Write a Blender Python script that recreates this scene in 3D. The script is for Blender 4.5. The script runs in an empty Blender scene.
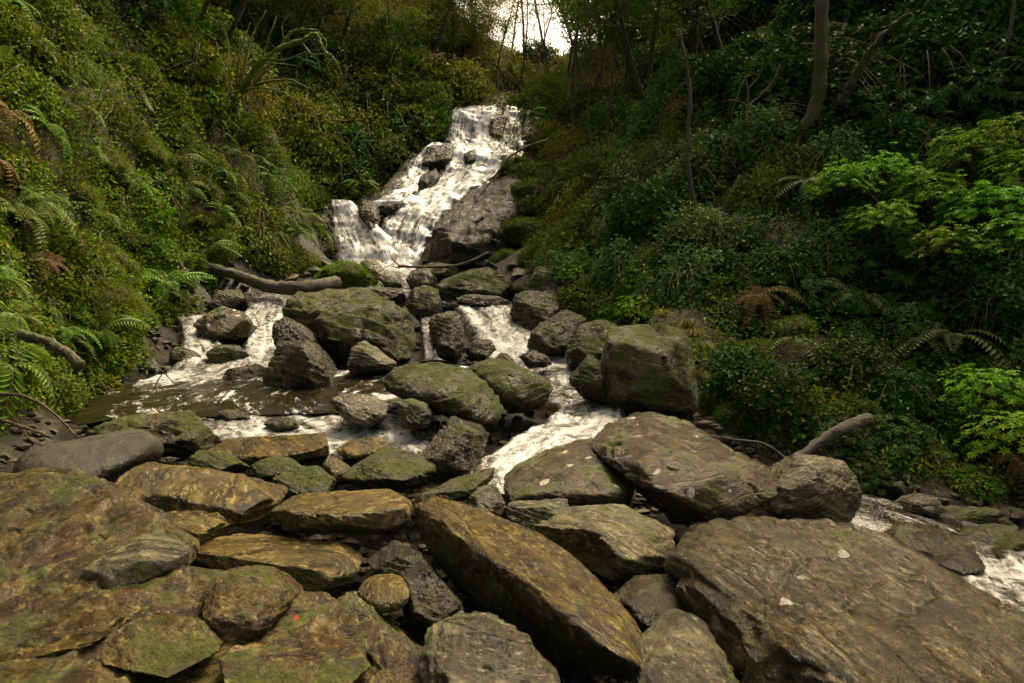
import bpy, bmesh, math, random
import numpy as np
from mathutils import Vector
from mathutils.bvhtree import BVHTree

R = math.radians
RS = np.random.RandomState(7)
rnd = random.Random(11)
scn = bpy.context.scene
COL = scn.collection

# ------------------------------------------------------------------ camera
F = 683.0                       # focal length in pixels (24 mm on a 36 mm sensor, 1024 px wide)
CZ = 1.7
cam_d = bpy.data.cameras.new('camera')
cam = bpy.data.objects.new('camera', cam_d)
COL.objects.link(cam)
cam.location = (0, 0, CZ)
cam.rotation_euler = (R(90), 0, 0)
cam_d.lens = 24.0; cam_d.sensor_width = 36.0
cam_d.clip_start = 0.05; cam_d.clip_end = 2000
scn.camera = cam

# ------------------------------------------------------------------ sky and sun
SUN_EL, SUN_AZ = 57.0, 36.0     # azimuth clockwise from +Y (the way the camera looks)
world = bpy.data.worlds.new('World'); scn.world = world
world.use_nodes = True
wt = world.node_tree; wt.nodes.clear()
sky = wt.nodes.new('ShaderNodeTexSky'); sky.sky_type = 'NISHITA'
sky.sun_disc = False
sky.sun_elevation = R(SUN_EL); sky.sun_rotation = R(SUN_AZ)
sky.air_density = 0.6; sky.dust_density = 6.0; sky.ozone_density = 0.3
tint = wt.nodes.new('ShaderNodeMix'); tint.data_type = 'RGBA'; tint.blend_type = 'MULTIPLY'
tint.inputs[0].default_value = 1.0
tint.inputs[7].default_value = (1.0, 0.83, 0.56, 1)
bg = wt.nodes.new('ShaderNodeBackground'); bg.inputs['Strength'].default_value = 0.125
wo = wt.nodes.new('ShaderNodeOutputWorld')
wt.links.new(sky.outputs[0], tint.inputs[6]); wt.links.new(tint.outputs[2], bg.inputs['Color'])
wt.links.new(bg.outputs[0], wo.inputs['Surface'])

sun_d = bpy.data.lights.new('sun', 'SUN'); sun_d.energy = 2.1; sun_d.angle = R(32)
sun_d.color = (1.0, 0.90, 0.66)
sun = bpy.data.objects.new('sun', sun_d); COL.objects.link(sun)
el, az = R(SUN_EL), R(SUN_AZ)
sdir = Vector((math.sin(az) * math.cos(el), math.cos(az) * math.cos(el), math.sin(el)))
sun.rotation_euler = sdir.to_track_quat('Z', 'Y').to_euler()
sun.location = sdir * 60

scn.view_settings.view_transform = 'Standard'
scn.view_settings.look = 'None'
scn.view_settings.gamma = 1.0
scn.view_settings.exposure = 2.08
scn.render.engine = 'CYCLES'
scn.cycles.use_denoising = True
scn.cycles.use_adaptive_sampling = True
scn.cycles.adaptive_threshold = 0.02
scn.cycles.max_bounces = 5
scn.cycles.diffuse_bounces = 3
scn.cycles.glossy_bounces = 2
scn.cycles.transmission_bounces = 3
scn.cycles.transparent_max_bounces = 8
scn.cycles.caustics_reflective = False
scn.cycles.caustics_refractive = False

# ------------------------------------------------------------------ helpers
def at(px, py, Y):
    return np.array([(px - 512.0) / F * Y, Y, CZ - (py - 341.5) / F * Y])

def tag(o, label=None, cat=None, group=None, kind=None):
    if label: o['label'] = label
    if cat: o['category'] = cat
    if group: o['group'] = group
    if kind: o['kind'] = kind
    return o

def empty(name, loc=(0, 0, 0)):
    o = bpy.data.objects.new(name, None); COL.objects.link(o)
    o.location = loc; o.empty_display_size = 0.2
    return o

def link(name, me, mat=None, parent=None, loc=None, smooth=True):
    o = bpy.data.objects.new(name, me); COL.objects.link(o)
    if mat is not None:
        for m in (mat if isinstance(mat, (list, tuple)) else [mat]): me.materials.append(m)
    if parent is not None: o.parent = parent
    if loc is not None: o.location = loc
    return o

def mesh(name, V, faces, smooth=True, midx=None):
    """faces: list of int arrays (n,k)."""
    me = bpy.data.meshes.new(name)
    V = np.ascontiguousarray(V, dtype=np.float32)
    me.vertices.add(len(V)); me.vertices.foreach_set('co', V.ravel())
    loops = np.concatenate([f.ravel() for f in faces]).astype(np.int32)
    tot = np.concatenate([np.full(len(f), f.shape[1], np.int32) for f in faces])
    start = np.concatenate([[0], np.cumsum(tot)[:-1]]).astype(np.int32)
    me.loops.add(len(loops)); me.loops.foreach_set('vertex_index', loops)
    me.polygons.add(len(tot)); me.polygons.foreach_set('loop_start', start)
    me.polygons.foreach_set('loop_total', tot)
    me.polygons.foreach_set('use_smooth', np.full(len(tot), smooth))
    if midx is not None: me.polygons.foreach_set('material_index', np.asarray(midx, np.int32))
    me.update(calc_edges=True)
    return me

class MB:
    def __init__(s): s.V = []; s.Q = []; s.T = []; s.n = 0
    def add(s, V, Q=None, T=None):
        V = np.asarray(V, float)
        if Q is not None and len(Q): s.Q.append(np.asarray(Q) + s.n)
        if T is not None and len(T): s.T.append(np.asarray(T) + s.n)
        s.V.append(V); s.n += len(V)
    def me(s, name, smooth=True):
        f = []
        if s.Q: f.append(np.concatenate(s.Q))
        if s.T: f.append(np.concatenate(s.T))
        return mesh(name, np.concatenate(s.V), f, smooth)
    def build(s, name, mat, parent=None, loc=None, smooth=True):
        return link(name, s.me(name, smooth), mat, parent, loc)

# --- gradient noise
_perm = RS.permutation(256); _perm = np.concatenate([_perm, _perm, _perm])
_g = RS.normal(size=(256, 3)); _g /= np.linalg.norm(_g, axis=1)[:, None]
def noise3(P):
    P = np.asarray(P, float)
    i = np.floor(P).astype(int); f = P - i; i &= 255
    u = f * f * f * (f * (f * 6 - 15) + 10)
    r = 0
    for dx in (0, 1):
        for dy in (0, 1):
            for dz in (0, 1):
                h = _perm[_perm[_perm[(i[:, 0] + dx) & 255] + ((i[:, 1] + dy) & 255)] + ((i[:, 2] + dz) & 255)]
                g = _g[h]
                d = (f[:, 0] - dx) * g[:, 0] + (f[:, 1] - dy) * g[:, 1] + (f[:, 2] - dz) * g[:, 2]
                w = (u[:, 0] if dx else 1 - u[:, 0]) * (u[:, 1] if dy else 1 - u[:, 1]) * (u[:, 2] if dz else 1 - u[:, 2])
                r = r + d * w
    return r * 1.5
def fbm(P, oct=4, lac=2.03, gain=0.5):
    a, s, t = 1.0, 0, 0
    for k in range(oct):
        s = s + a * noise3(P + 17.3 * k); t += a
        P = P * lac; a *= gain
    return s / t

def nrm(A):
    return A / np.maximum(np.linalg.norm(A, axis=-1, keepdims=True), 1e-9)

# --- leaves: one folded lance-shaped quad each
def leaves(mb, P, D, N, L, W):
    D = nrm(D); S = nrm(np.cross(D, N)); U = np.cross(S, D)
    L = np.asarray(L).reshape(-1, 1) * np.ones((len(P), 1)); W = np.asarray(W).reshape(-1, 1) * np.ones((len(P), 1))
    mid = P + D * L * 0.45
    V = np.stack([P, mid + S * W * .5 + U * W * .12, P + D * L - U * L * .12, mid - S * W * .5 + U * W * .12], 1).reshape(-1, 3)
    mb.add(V, np.arange(len(P) * 4).reshape(-1, 4))

def tube(mb, pts, rad, sides=6):
    pts = np.asarray(pts, float); n = len(pts)
    rad = np.ones(n) * np.asarray(rad, float)
    T = nrm(np.gradient(pts, axis=0))
    ref = np.array([0.3, 0.2, 1.0]) if abs(T[0][2]) < .9 else np.array([1.0, .1, 0])
    A = nrm(np.cross(T, ref)); B = np.cross(T, A)
    a = np.linspace(0, 2 * np.pi, sides, endpoint=False)
    V = pts[:, None] + rad[:, None, None] * (np.cos(a)[None, :, None] * A[:, None] + np.sin(a)[None, :, None] * B[:, None])
    V = V.reshape(-1, 3)
    i = np.arange(n - 1)[:, None] * sides; k = np.arange(sides)[None]
    k2 = (k + 1) % sides
    Q = np.stack([i + k, i + k2, i + sides + k2, i + sides + k], -1).reshape(-1, 4)
    V = np.vstack([V, pts[:1], pts[-1:]])
    T0 = np.stack([np.full(sides, n * sides), (np.arange(sides) + 1) % sides, np.arange(sides)], 1)
    b = (n - 1) * sides
    T1 = np.stack([np.full(sides, n * sides + 1), b + np.arange(sides), b + (np.arange(sides) + 1) % sides], 1)
    mb.add(V, Q, np.vstack([T0, T1]))

def curve_pts(P, n=16):
    """Catmull-Rom through control points."""
    P = [np.asarray(p, float) for p in P]
    P = [2 * P[0] - P[1]] + P + [2 * P[-1] - P[-2]]
    out = []
    m = len(P) - 3
    for t in np.linspace(0, m - 1e-6, n):
        i = int(t); f = t - i
        a, b, c, d = P[i:i + 4]
        out.append(.5 * (2 * b + (c - a) * f + (2 * a - 5 * b + 4 * c - d) * f * f + (3 * b - a - 3 * c + d) * f ** 3))
    return np.array(out)

# ------------------------------------------------------------------ materials
def newmat(name):
    m = bpy.data.materials.new(name); m.use_nodes = True
    nt = m.node_tree
    return m, nt, nt.nodes['Principled BSDF'], nt.nodes['Material Output']

def N(nt, typ, **kw):
    n = nt.nodes.new(typ)
    for k, v in kw.items(): setattr(n, k, v)
    return n

def noise_tex(nt, vec, scale, detail=4, rough=.6, dist=0.0):
    n = N(nt, 'ShaderNodeTexNoise'); n.inputs['Scale'].default_value = scale
    n.inputs['Detail'].default_value = detail; n.inputs['Roughness'].default_value = rough
    n.inputs['Distortion'].default_value = dist
    if vec is not None: nt.links.new(vec, n.inputs['Vector'])
    return n.outputs['Fac']

def ramp(nt, fac, stops):
    r = N(nt, 'ShaderNodeValToRGB')
    e = r.color_ramp.elements
    while len(e) < len(stops): e.new(0.5)
    for el_, (p, c) in zip(e, stops):
        el_.position = p; el_.color = (*c, 1) if len(c) == 3 else c
    nt.links.new(fac, r.inputs['Fac'])
    return r.outputs['Color']

def mix(nt, fac, a, b, typ='MIX'):
    m = N(nt, 'ShaderNodeMix', data_type='RGBA', blend_type=typ)
    for sock, v in ((m.inputs[0], fac), (m.inputs[6], a), (m.inputs[7], b)):
        if isinstance(v, bpy.types.NodeSocket): nt.links.new(v, sock)
        elif isinstance(v, (int, float)): sock.default_value = v
        else: sock.default_value = (*v, 1)
    return m.outputs[2]

def maprange(nt, v, a, b, c=0.0, d=1.0):
    m = N(nt, 'ShaderNodeMapRange'); m.clamp = True
    nt.links.new(v, m.inputs[0])
    for i, x in enumerate((a, b, c, d)): m.inputs[i + 1].default_value = x
    return m.outputs[0]

def mth(nt, op, a, b=None):
    m = N(nt, 'ShaderNodeMath', operation=op)
    for s, v in ((m.inputs[0], a), (m.inputs[1], b)):
        if v is None: continue
        if isinstance(v, bpy.types.NodeSocket): nt.links.new(v, s)
        else: s.default_value = v
    return m.outputs[0]

MOSS_A, MOSS_B = (.022, .036, .003), (.125, .165, .008)

def warm(c, k=2.1):
    l = sum(c) / 3
    return tuple(max(.002, l + (x - l) * k) for x in c)

def rock_mat(name, dark, mid, light, moss=.3, up=.5, rough=.5, lichen=0.0, stain=(.16, .085, .022), stain_amt=.4,
             ang=(0, 0, 0), bump=.6, mossc=None, vary=1):
    dark, mid, light = (tuple(x * .62 for x in warm(dark)), tuple(x * .80 for x in warm(mid)), warm(light, 1.7))
    rough -= .06
    m, nt, bs, out = newmat(name)
    tc = N(nt, 'ShaderNodeTexCoord')
    oi = N(nt, 'ShaderNodeObjectInfo')
    off = N(nt, 'ShaderNodeVectorMath', operation='ADD')
    sc = N(nt, 'ShaderNodeVectorMath', operation='SCALE'); sc.inputs['Scale'].default_value = 37.0
    cmb = N(nt, 'ShaderNodeCombineXYZ')
    for i in range(3): nt.links.new(oi.outputs['Random'], cmb.inputs[i])
    nt.links.new(cmb.outputs[0], sc.inputs[0])
    nt.links.new(tc.outputs['Object'], off.inputs[0]); nt.links.new(sc.outputs[0], off.inputs[1])
    vec = off.outputs[0]
    mp = N(nt, 'ShaderNodeMapping'); nt.links.new(vec, mp.inputs['Vector'])
    mp.vector_type = 'TEXTURE'
    mp.inputs['Scale'].default_value = (1, 1 / 1.3, 1 / 4.6)
    ra = N(nt, 'ShaderNodeCombineXYZ')          # the bedding of each stone lies its own way
    nt.links.new(maprange(nt, oi.outputs['Random'], 0, 1, R(ang[0] - 35 * vary), R(ang[0] + 35 * vary)), ra.inputs[0])
    r7 = mth(nt, 'FRACT', mth(nt, 'MULTIPLY', oi.outputs['Random'], 7.31))
    nt.links.new(maprange(nt, r7, 0, 1, R(ang[1] - 40 * vary), R(ang[1] + 40 * vary)), ra.inputs[1]); ra.inputs[2].default_value = R(ang[2])
    nt.links.new(ra.outputs[0], mp.inputs['Rotation'])
    big = noise_tex(nt, vec, 1.6, 5, .62, .4)
    fine = noise_tex(nt, vec, 26, 6, .72)
    stra = noise_tex(nt, mp.outputs[0], 2.2, 7, .66, .6)
    c = ramp(nt, stra, [(.36, dark), (.50, mid), (.64, light)])
    c = mix(nt, maprange(nt, big, .40, .64), c, mix(nt, .6, c, dark))
    st = noise_tex(nt, vec, 1.1, 4, .6, 1.0)
    c = mix(nt, mth(nt, 'MULTIPLY', maprange(nt, st, .45, .62), stain_amt), c, stain)
    grit = noise_tex(nt, vec, 75, 4, .75)
    c = mix(nt, maprange(nt, fine, .36, .60), mix(nt, 1.0, c, (.50, .49, .45), 'MULTIPLY'), c)
    c = mix(nt, maprange(nt, grit, .35, .62), mix(nt, 1.0, c, (.74, .74, .72), 'MULTIPLY'), c)
    vc = N(nt, 'ShaderNodeTexVoronoi', feature='DISTANCE_TO_EDGE'); vc.inputs['Scale'].default_value = .8
    wv = mix(nt, .35, mp.outputs[0], N(nt, 'ShaderNodeTexNoise').outputs['Color'], 'ADD')
    wn = wv.node.inputs[7].links[0].from_node; wn.inputs['Scale'].default_value = 3.5; wn.inputs['Detail'].default_value = 5; nt.links.new(vec, wn.inputs['Vector'])
    nt.links.new(wv, vc.inputs['Vector'])
    crack = maprange(nt, vc.outputs['Distance'], .0, .035)
    c = mix(nt, crack, mix(nt, 1.0, c, (.22, .22, .22), 'MULTIPLY'), c)
    # pale scrapes
    sp = noise_tex(nt, mp.outputs[0], 9, 5, .75)
    c = mix(nt, maprange(nt, sp, .55, .66, 0, .8), c, tuple(min(.5, x * 1.35) for x in light))
    # patchy moss, more on upward faces, on steep ones if up is negative
    geo = N(nt, 'ShaderNodeNewGeometry')
    sx = N(nt, 'ShaderNodeSeparateXYZ'); nt.links.new(geo.outputs['Normal'], sx.inputs[0])
    mn = noise_tex(nt, vec, 2.4, 6, .68, .3)
    v = mth(nt, 'ADD', mn, mth(nt, 'MULTIPLY', sx.outputs['Z'], .16 * up))
    mk = maprange(nt, v, .64 - moss * .36, .75 - moss * .36)
    mc = ramp(nt, noise_tex(nt, vec, 19, 6, .8), [(.34, (mossc or (MOSS_A, MOSS_B))[0]), (.66, (mossc or (MOSS_A, MOSS_B))[1])])
    mkk = mth(nt, 'MULTIPLY', mk, .80)
    c = mix(nt, mkk, c, mc)
    rg = N(nt, 'ShaderNodeMix'); rg.data_type = 'FLOAT'
    nt.links.new(mk, rg.inputs[0])
    nt.links.new(maprange(nt, big, .35, .65, max(.10, rough - .14), rough + .16), rg.inputs[2]); rg.inputs[3].default_value = .95
    if lichen > 0:
        vo = N(nt, 'ShaderNodeTexVoronoi'); vo.inputs['Scale'].default_value = 5.0
        wob = mix(nt, .10, vec, N(nt, 'ShaderNodeTexNoise').outputs['Color'], 'ADD')
        nn = wob.node.inputs[7].links[0].from_node; nn.inputs['Scale'].default_value = 9; nt.links.new(vec, nn.inputs['Vector'])
        nt.links.new(wob, vo.inputs['Vector'])
        sepc = N(nt, 'ShaderNodeSeparateColor'); nt.links.new(vo.outputs['Color'], sepc.inputs[0])
        pick = mth(nt, 'GREATER_THAN', sepc.outputs[0], 1 - lichen)
        d = mth(nt, 'LESS_THAN', vo.outputs['Distance'], mth(nt, 'MULTIPLY', sepc.outputs[1], .26))
        c = mix(nt, mth(nt, 'MULTIPLY', pick, d), c, (.55, .52, .43))
    nt.links.new(c, bs.inputs['Base Color'])
    nt.links.new(rg.outputs[0], bs.inputs['Roughness'])
    bs.inputs['Specular IOR Level'].default_value = .48
    bh = mth(nt, 'ADD', mth(nt, 'MULTIPLY', stra, .7), mth(nt, 'ADD', mth(nt, 'MULTIPLY', fine, .45), mth(nt, 'MULTIPLY', sp, .35)))
    bh = mth(nt, 'ADD', bh, mth(nt, 'MULTIPLY', mk, .25))
    b = N(nt, 'ShaderNodeBump'); b.inputs['Strength'].default_value = bump; b.inputs['Distance'].default_value = .14
    nt.links.new(mth(nt, 'ADD', bh, mth(nt, 'MULTIPLY', crack, .25)), b.inputs['Height'])
    b2 = N(nt, 'ShaderNodeBump'); b2.inputs['Strength'].default_value = .8; b2.inputs['Distance'].default_value = .02
    nt.links.new(mth(nt, 'ADD', grit, fine), b2.inputs['Height']); nt.links.new(b.outputs[0], b2.inputs['Normal'])
    nt.links.new(b2.outputs[0], bs.inputs['Normal'])
    return m

def leaf_mat(name, c1, c2, rough=.6, trans=.28, spec=.06, patch=.5, third=None):
    m, nt, bs, out = newmat(name)
    geo = N(nt, 'ShaderNodeNewGeometry')
    stops = [(0.0, c1), (.75, c2)]
    if third: stops.append((.93, third))
    c = ramp(nt, geo.outputs['Random Per Island'], stops)
    oi = N(nt, 'ShaderNodeObjectInfo')
    hs = N(nt, 'ShaderNodeHueSaturation')
    nt.links.new(maprange(nt, oi.outputs['Random'], 0, 1, .475, .52), hs.inputs['Hue'])
    nt.links.new(maprange(nt, oi.outputs['Random'], 0, 1, .75, 1.2), hs.inputs['Value'])
    nt.links.new(c, hs.inputs['Color'])
    c = hs.outputs[0]
    nt.links.new(c, bs.inputs['Base Color'])
    bs.inputs['Roughness'].default_value = rough
    bs.inputs['Specular IOR Level'].default_value = spec
    tr = N(nt, 'ShaderNodeBsdfTranslucent'); nt.links.new(c, tr.inputs['Color'])
    mx = N(nt, 'ShaderNodeMixShader'); mx.inputs[0].default_value = trans
    nt.links.new(bs.outputs[0], mx.inputs[1]); nt.links.new(tr.outputs[0], mx.inputs[2])
    nt.links.new(mx.outputs[0], out.inputs['Surface'])
    return m

def bark_mat(name, c1, c2, mossamt=.5, moss=(MOSS_A, MOSS_B), stretch=(1, 1, .18)):
    m, nt, bs, out = newmat(name)
    tc = N(nt, 'ShaderNodeTexCoord')
    mp = N(nt, 'ShaderNodeMapping'); nt.links.new(tc.outputs['Object'], mp.inputs['Vector'])
    mp.inputs['Scale'].default_value = stretch
    a = noise_tex(nt, mp.outputs[0], 22, 6, .7, .3)
    c = ramp(nt, a, [(.32, c1), (.66, c2)])
    b_ = noise_tex(nt, tc.outputs['Object'], 2.2, 5, .7)
    mk = maprange(nt, b_, .66 - mossamt * .3, .76 - mossamt * .3)
    c = mix(nt, mk, c, ramp(nt, noise_tex(nt, tc.outputs['Object'], 30, 5, .8), [(.35, moss[0]), (.68, moss[1])]))
    nt.links.new(c, bs.inputs['Base Color']); bs.inputs['Roughness'].default_value = .85
    b = N(nt, 'ShaderNodeBump'); b.inputs['Strength'].default_value = 1.0; b.inputs['Distance'].default_value = .05
    nt.links.new(a, b.inputs['Height']); nt.links.new(b.outputs[0], bs.inputs['Normal'])
    return m

def water_mat(name, deep=(.010, .009, .004), shallow=(.022, .017, .007), streak=5.0, along=.9, white=(.84, .86, .84), foam_w=.16, bump=.3, wn=(.5, .3, .2), clear=0, n3s=16, dist=.6):
    """Water with foam: foam amount comes from the mesh attribute 'foam', its streaks run along the flow (UV v)."""
    m, nt, bs, out = newmat(name)
    uv = N(nt, 'ShaderNodeUVMap'); uv.uv_map = 'flow'
    at_ = N(nt, 'ShaderNodeAttribute'); at_.attribute_name = 'foam'
    mp = N(nt, 'ShaderNodeMapping'); nt.links.new(uv.outputs[0], mp.inputs['Vector'])
    mp.inputs['Scale'].default_value = (streak, along, 1)
    n1 = noise_tex(nt, mp.outputs[0], 1.0, 6, .68, dist)
    tc = N(nt, 'ShaderNodeTexCoord')
    n2 = noise_tex(nt, tc.outputs['Object'], 2.2, 5, .65, .4)
    n3 = noise_tex(nt, tc.outputs['Object'], n3s, 4, .7, .2)
    nn = mth(nt, 'ADD', mth(nt, 'MULTIPLY', n1, wn[0]), mth(nt, 'ADD', mth(nt, 'MULTIPLY', n2, wn[1]), mth(nt, 'MULTIPLY', n3, wn[2])))
    v = mth(nt, 'ADD', mth(nt, 'MULTIPLY', mth(nt, 'SUBTRACT', nn, .5), 3.4), at_.outputs['Fac'])
    fk = maprange(nt, v, .5 - foam_w, .5 + foam_w * 1.6)
    base = mix(nt, maprange(nt, n2, .4, .62), deep, shallow)
    wht = mix(nt, maprange(nt, n3, .3, .65), tuple(x * .6 for x in white), white)
    nt.links.new(mix(nt, fk, base, wht), bs.inputs['Base Color'])
    nt.links.new(maprange(nt, fk, 0, 1, .07, .6), bs.inputs['Roughness'])
    bs.inputs['Specular IOR Level'].default_value = .5
    b = N(nt, 'ShaderNodeBump'); b.inputs['Strength'].default_value = bump; b.inputs['Distance'].default_value = .12
    nt.links.new(nn, b.inputs['Height']); nt.links.new(b.outputs[0], bs.inputs['Normal'])
    if clear > 0:
        tr = N(nt, 'ShaderNodeBsdfTransparent'); tr.inputs['Color'].default_value = (.80, .74, .60, 1)
        mx = N(nt, 'ShaderNodeMixShader')
        nt.links.new(maprange(nt, fk, 0, .55, clear, 0), mx.inputs[0])
        nt.links.new(bs.outputs[0], mx.inputs[1]); nt.links.new(tr.outputs[0], mx.inputs[2])
        nt.links.new(mx.outputs[0], out.inputs['Surface'])
    return m

M = {}
M['tan'] = rock_mat('rock_tan', (.036, .030, .012), (.135, .108, .050), (.36, .30, .175), moss=.42, up=-.7, rough=.32, stain_amt=.35, ang=(20, 30, 0))
M['bedrock'] = rock_mat('rock_bedrock', (.034, .028, .010), (.098, .078, .034), (.30, .25, .135), moss=.44, up=-.1, rough=.38,
                        stain=(.14, .050, .018), stain_amt=.42, ang=(18, -25, 0), bump=1.0)
M['grey'] = rock_mat('rock_grey', (.032, .031, .022), (.110, .106, .078), (.31, .29, .215), moss=.26, up=.1, rough=.38, stain_amt=.2, ang=(-30, 20, 0))
M['greylichen'] = rock_mat('rock_grey_lichen', (.045, .042, .024), (.15, .135, .085), (.38, .34, .235), moss=.26, up=.1, rough=.42, lichen=.16, stain_amt=.2, ang=(-30, 20, 0))
M['brown'] = rock_mat('rock_brown', (.020, .016, .007), (.050, .038, .016), (.15, .115, .055), moss=.34, up=.1, rough=.24, lichen=.42, stain=(.10, .065, .014), stain_amt=.4, ang=(25, 25, 0))
M['slab'] = rock_mat('rock_slab', (.028, .024, .011), (.088, .076, .042), (.24, .205, .13), moss=.38, up=-.5, rough=.30, lichen=.08, stain=(.13, .09, .022), stain_amt=.18, ang=(0, 66, 18), vary=0, bump=1.0)  # moss weighted to the steep sides, its dark partly painting their shade
M['ochre'] = rock_mat('rock_ochre', (.042, .031, .010), (.17, .118, .036), (.44, .34, .16), moss=.40, up=-1.0, rough=.26, stain=(.20, .12, .024), stain_amt=.45, ang=(0, 72, 39), vary=0, bump=1.0)  # real flank moss, pushed to steep faces so it also paints their shade
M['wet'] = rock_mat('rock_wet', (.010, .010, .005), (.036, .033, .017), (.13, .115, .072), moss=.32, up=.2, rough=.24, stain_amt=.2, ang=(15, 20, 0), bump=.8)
M['smooth'] = rock_mat('rock_smooth', (.017, .017, .010), (.026, .026, .016), (.042, .041, .027), moss=.10, up=.2, rough=.24, stain_amt=.1, ang=(15, 20, 0), bump=.12)
M['mossy'] = rock_mat('rock_mossy', (.013, .012, .005), (.048, .042, .018), (.16, .135, .07), moss=.50, up=.40, rough=.28, stain_amt=.2, ang=(15, 25, 0), bump=.9)
M['pale'] = rock_mat('rock_pale', (.060, .054, .036), (.17, .155, .112), (.40, .36, .28), moss=.16, up=.1, rough=.38, stain_amt=.15, ang=(-20, 15, 0))
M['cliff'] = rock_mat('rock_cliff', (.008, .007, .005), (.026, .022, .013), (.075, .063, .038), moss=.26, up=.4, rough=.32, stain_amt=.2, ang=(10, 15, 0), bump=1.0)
M['cliffbrown'] = rock_mat('rock_cliff_brown', (.022, .015, .008), (.060, .040, .020), (.12, .08, .045), moss=.1, up=.3, rough=.36, ang=(10, 75, 0))

M['bramble'] = leaf_mat('leaf_bramble', (.036, .084, .002), (.095, .165, .003), third=(.18, .16, .008))
M['olive'] = leaf_mat('leaf_olive', (.052, .094, .008), (.115, .172, .015))
M['rhodo'] = leaf_mat('leaf_rhodo', (.080, .19, .006), (.19, .37, .014), rough=.45, third=(.15, .22, .03))
M['dark'] = leaf_mat('leaf_dark', (.012, .036, .003), (.036, .082, .007), rough=.5)
M['holly'] = leaf_mat('leaf_holly', (.045, .088, .016), (.110, .170, .040), rough=.42)
M['fern'] = leaf_mat('leaf_fern', (.034, .075, .005), (.095, .155, .014), rough=.5)
M['ferndark'] = leaf_mat('leaf_fern_dark', (.040, .062, .016), (.120, .165, .050), rough=.5)
M['bracken'] = leaf_mat('leaf_bracken', (.050, .030, .009), (.115, .072, .022), rough=.6)
M['brownleaf'] = leaf_mat('leaf_brown', (.120, .136, .012), (.23, .215, .026), rough=.6)
M['mossblade'] = leaf_mat('moss_blade', (.050, .095, .002), (.155, .23, .004), rough=.7, trans=.3)
M['grass'] = leaf_mat('grass_blade', (.060, .065, .008), (.19, .175, .022), rough=.5, trans=.3)
M['redleaf'] = leaf_mat('leaf_red', (.20, .045, .014), (.26, .07, .02), rough=.5)
M['bark'] = bark_mat('bark', (.022, .016, .009), (.075, .058, .034), .35)
M['barkmoss'] = bark_mat('bark_mossy', (.028, .022, .010), (.085, .066, .030), .72, moss=((.020, .028, .004), (.085, .098, .010)))
M['mosslimb'] = bark_mat('bark_thick_moss', (.05, .05, .015), (.10, .09, .03), 1.2, moss=((.050, .075, .006), (.17, .21, .014)))
M['twig'] = bark_mat('twig', (.045, .028, .013), (.13, .088, .042), .1)
M['log'] = bark_mat('log', (.022, .019, .012), (.085, .072, .046), .5, stretch=(.2, 1, 1))
M['water'] = water_mat('stream_water')
M['fall'] = water_mat('fall_water', deep=(.020, .018, .013), shallow=(.075, .066, .046), streak=4.6, along=.42, foam_w=.30, bump=.25, dist=1.4, wn=(.58, .20, .22), clear=.75, n3s=5)
M['rapid'] = water_mat('rapid_water', streak=4.0, along=.9, foam_w=.32, bump=.5, clear=.5, n3s=9, white=(.62, .63, .60), wn=(.42, .28, .30))
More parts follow.
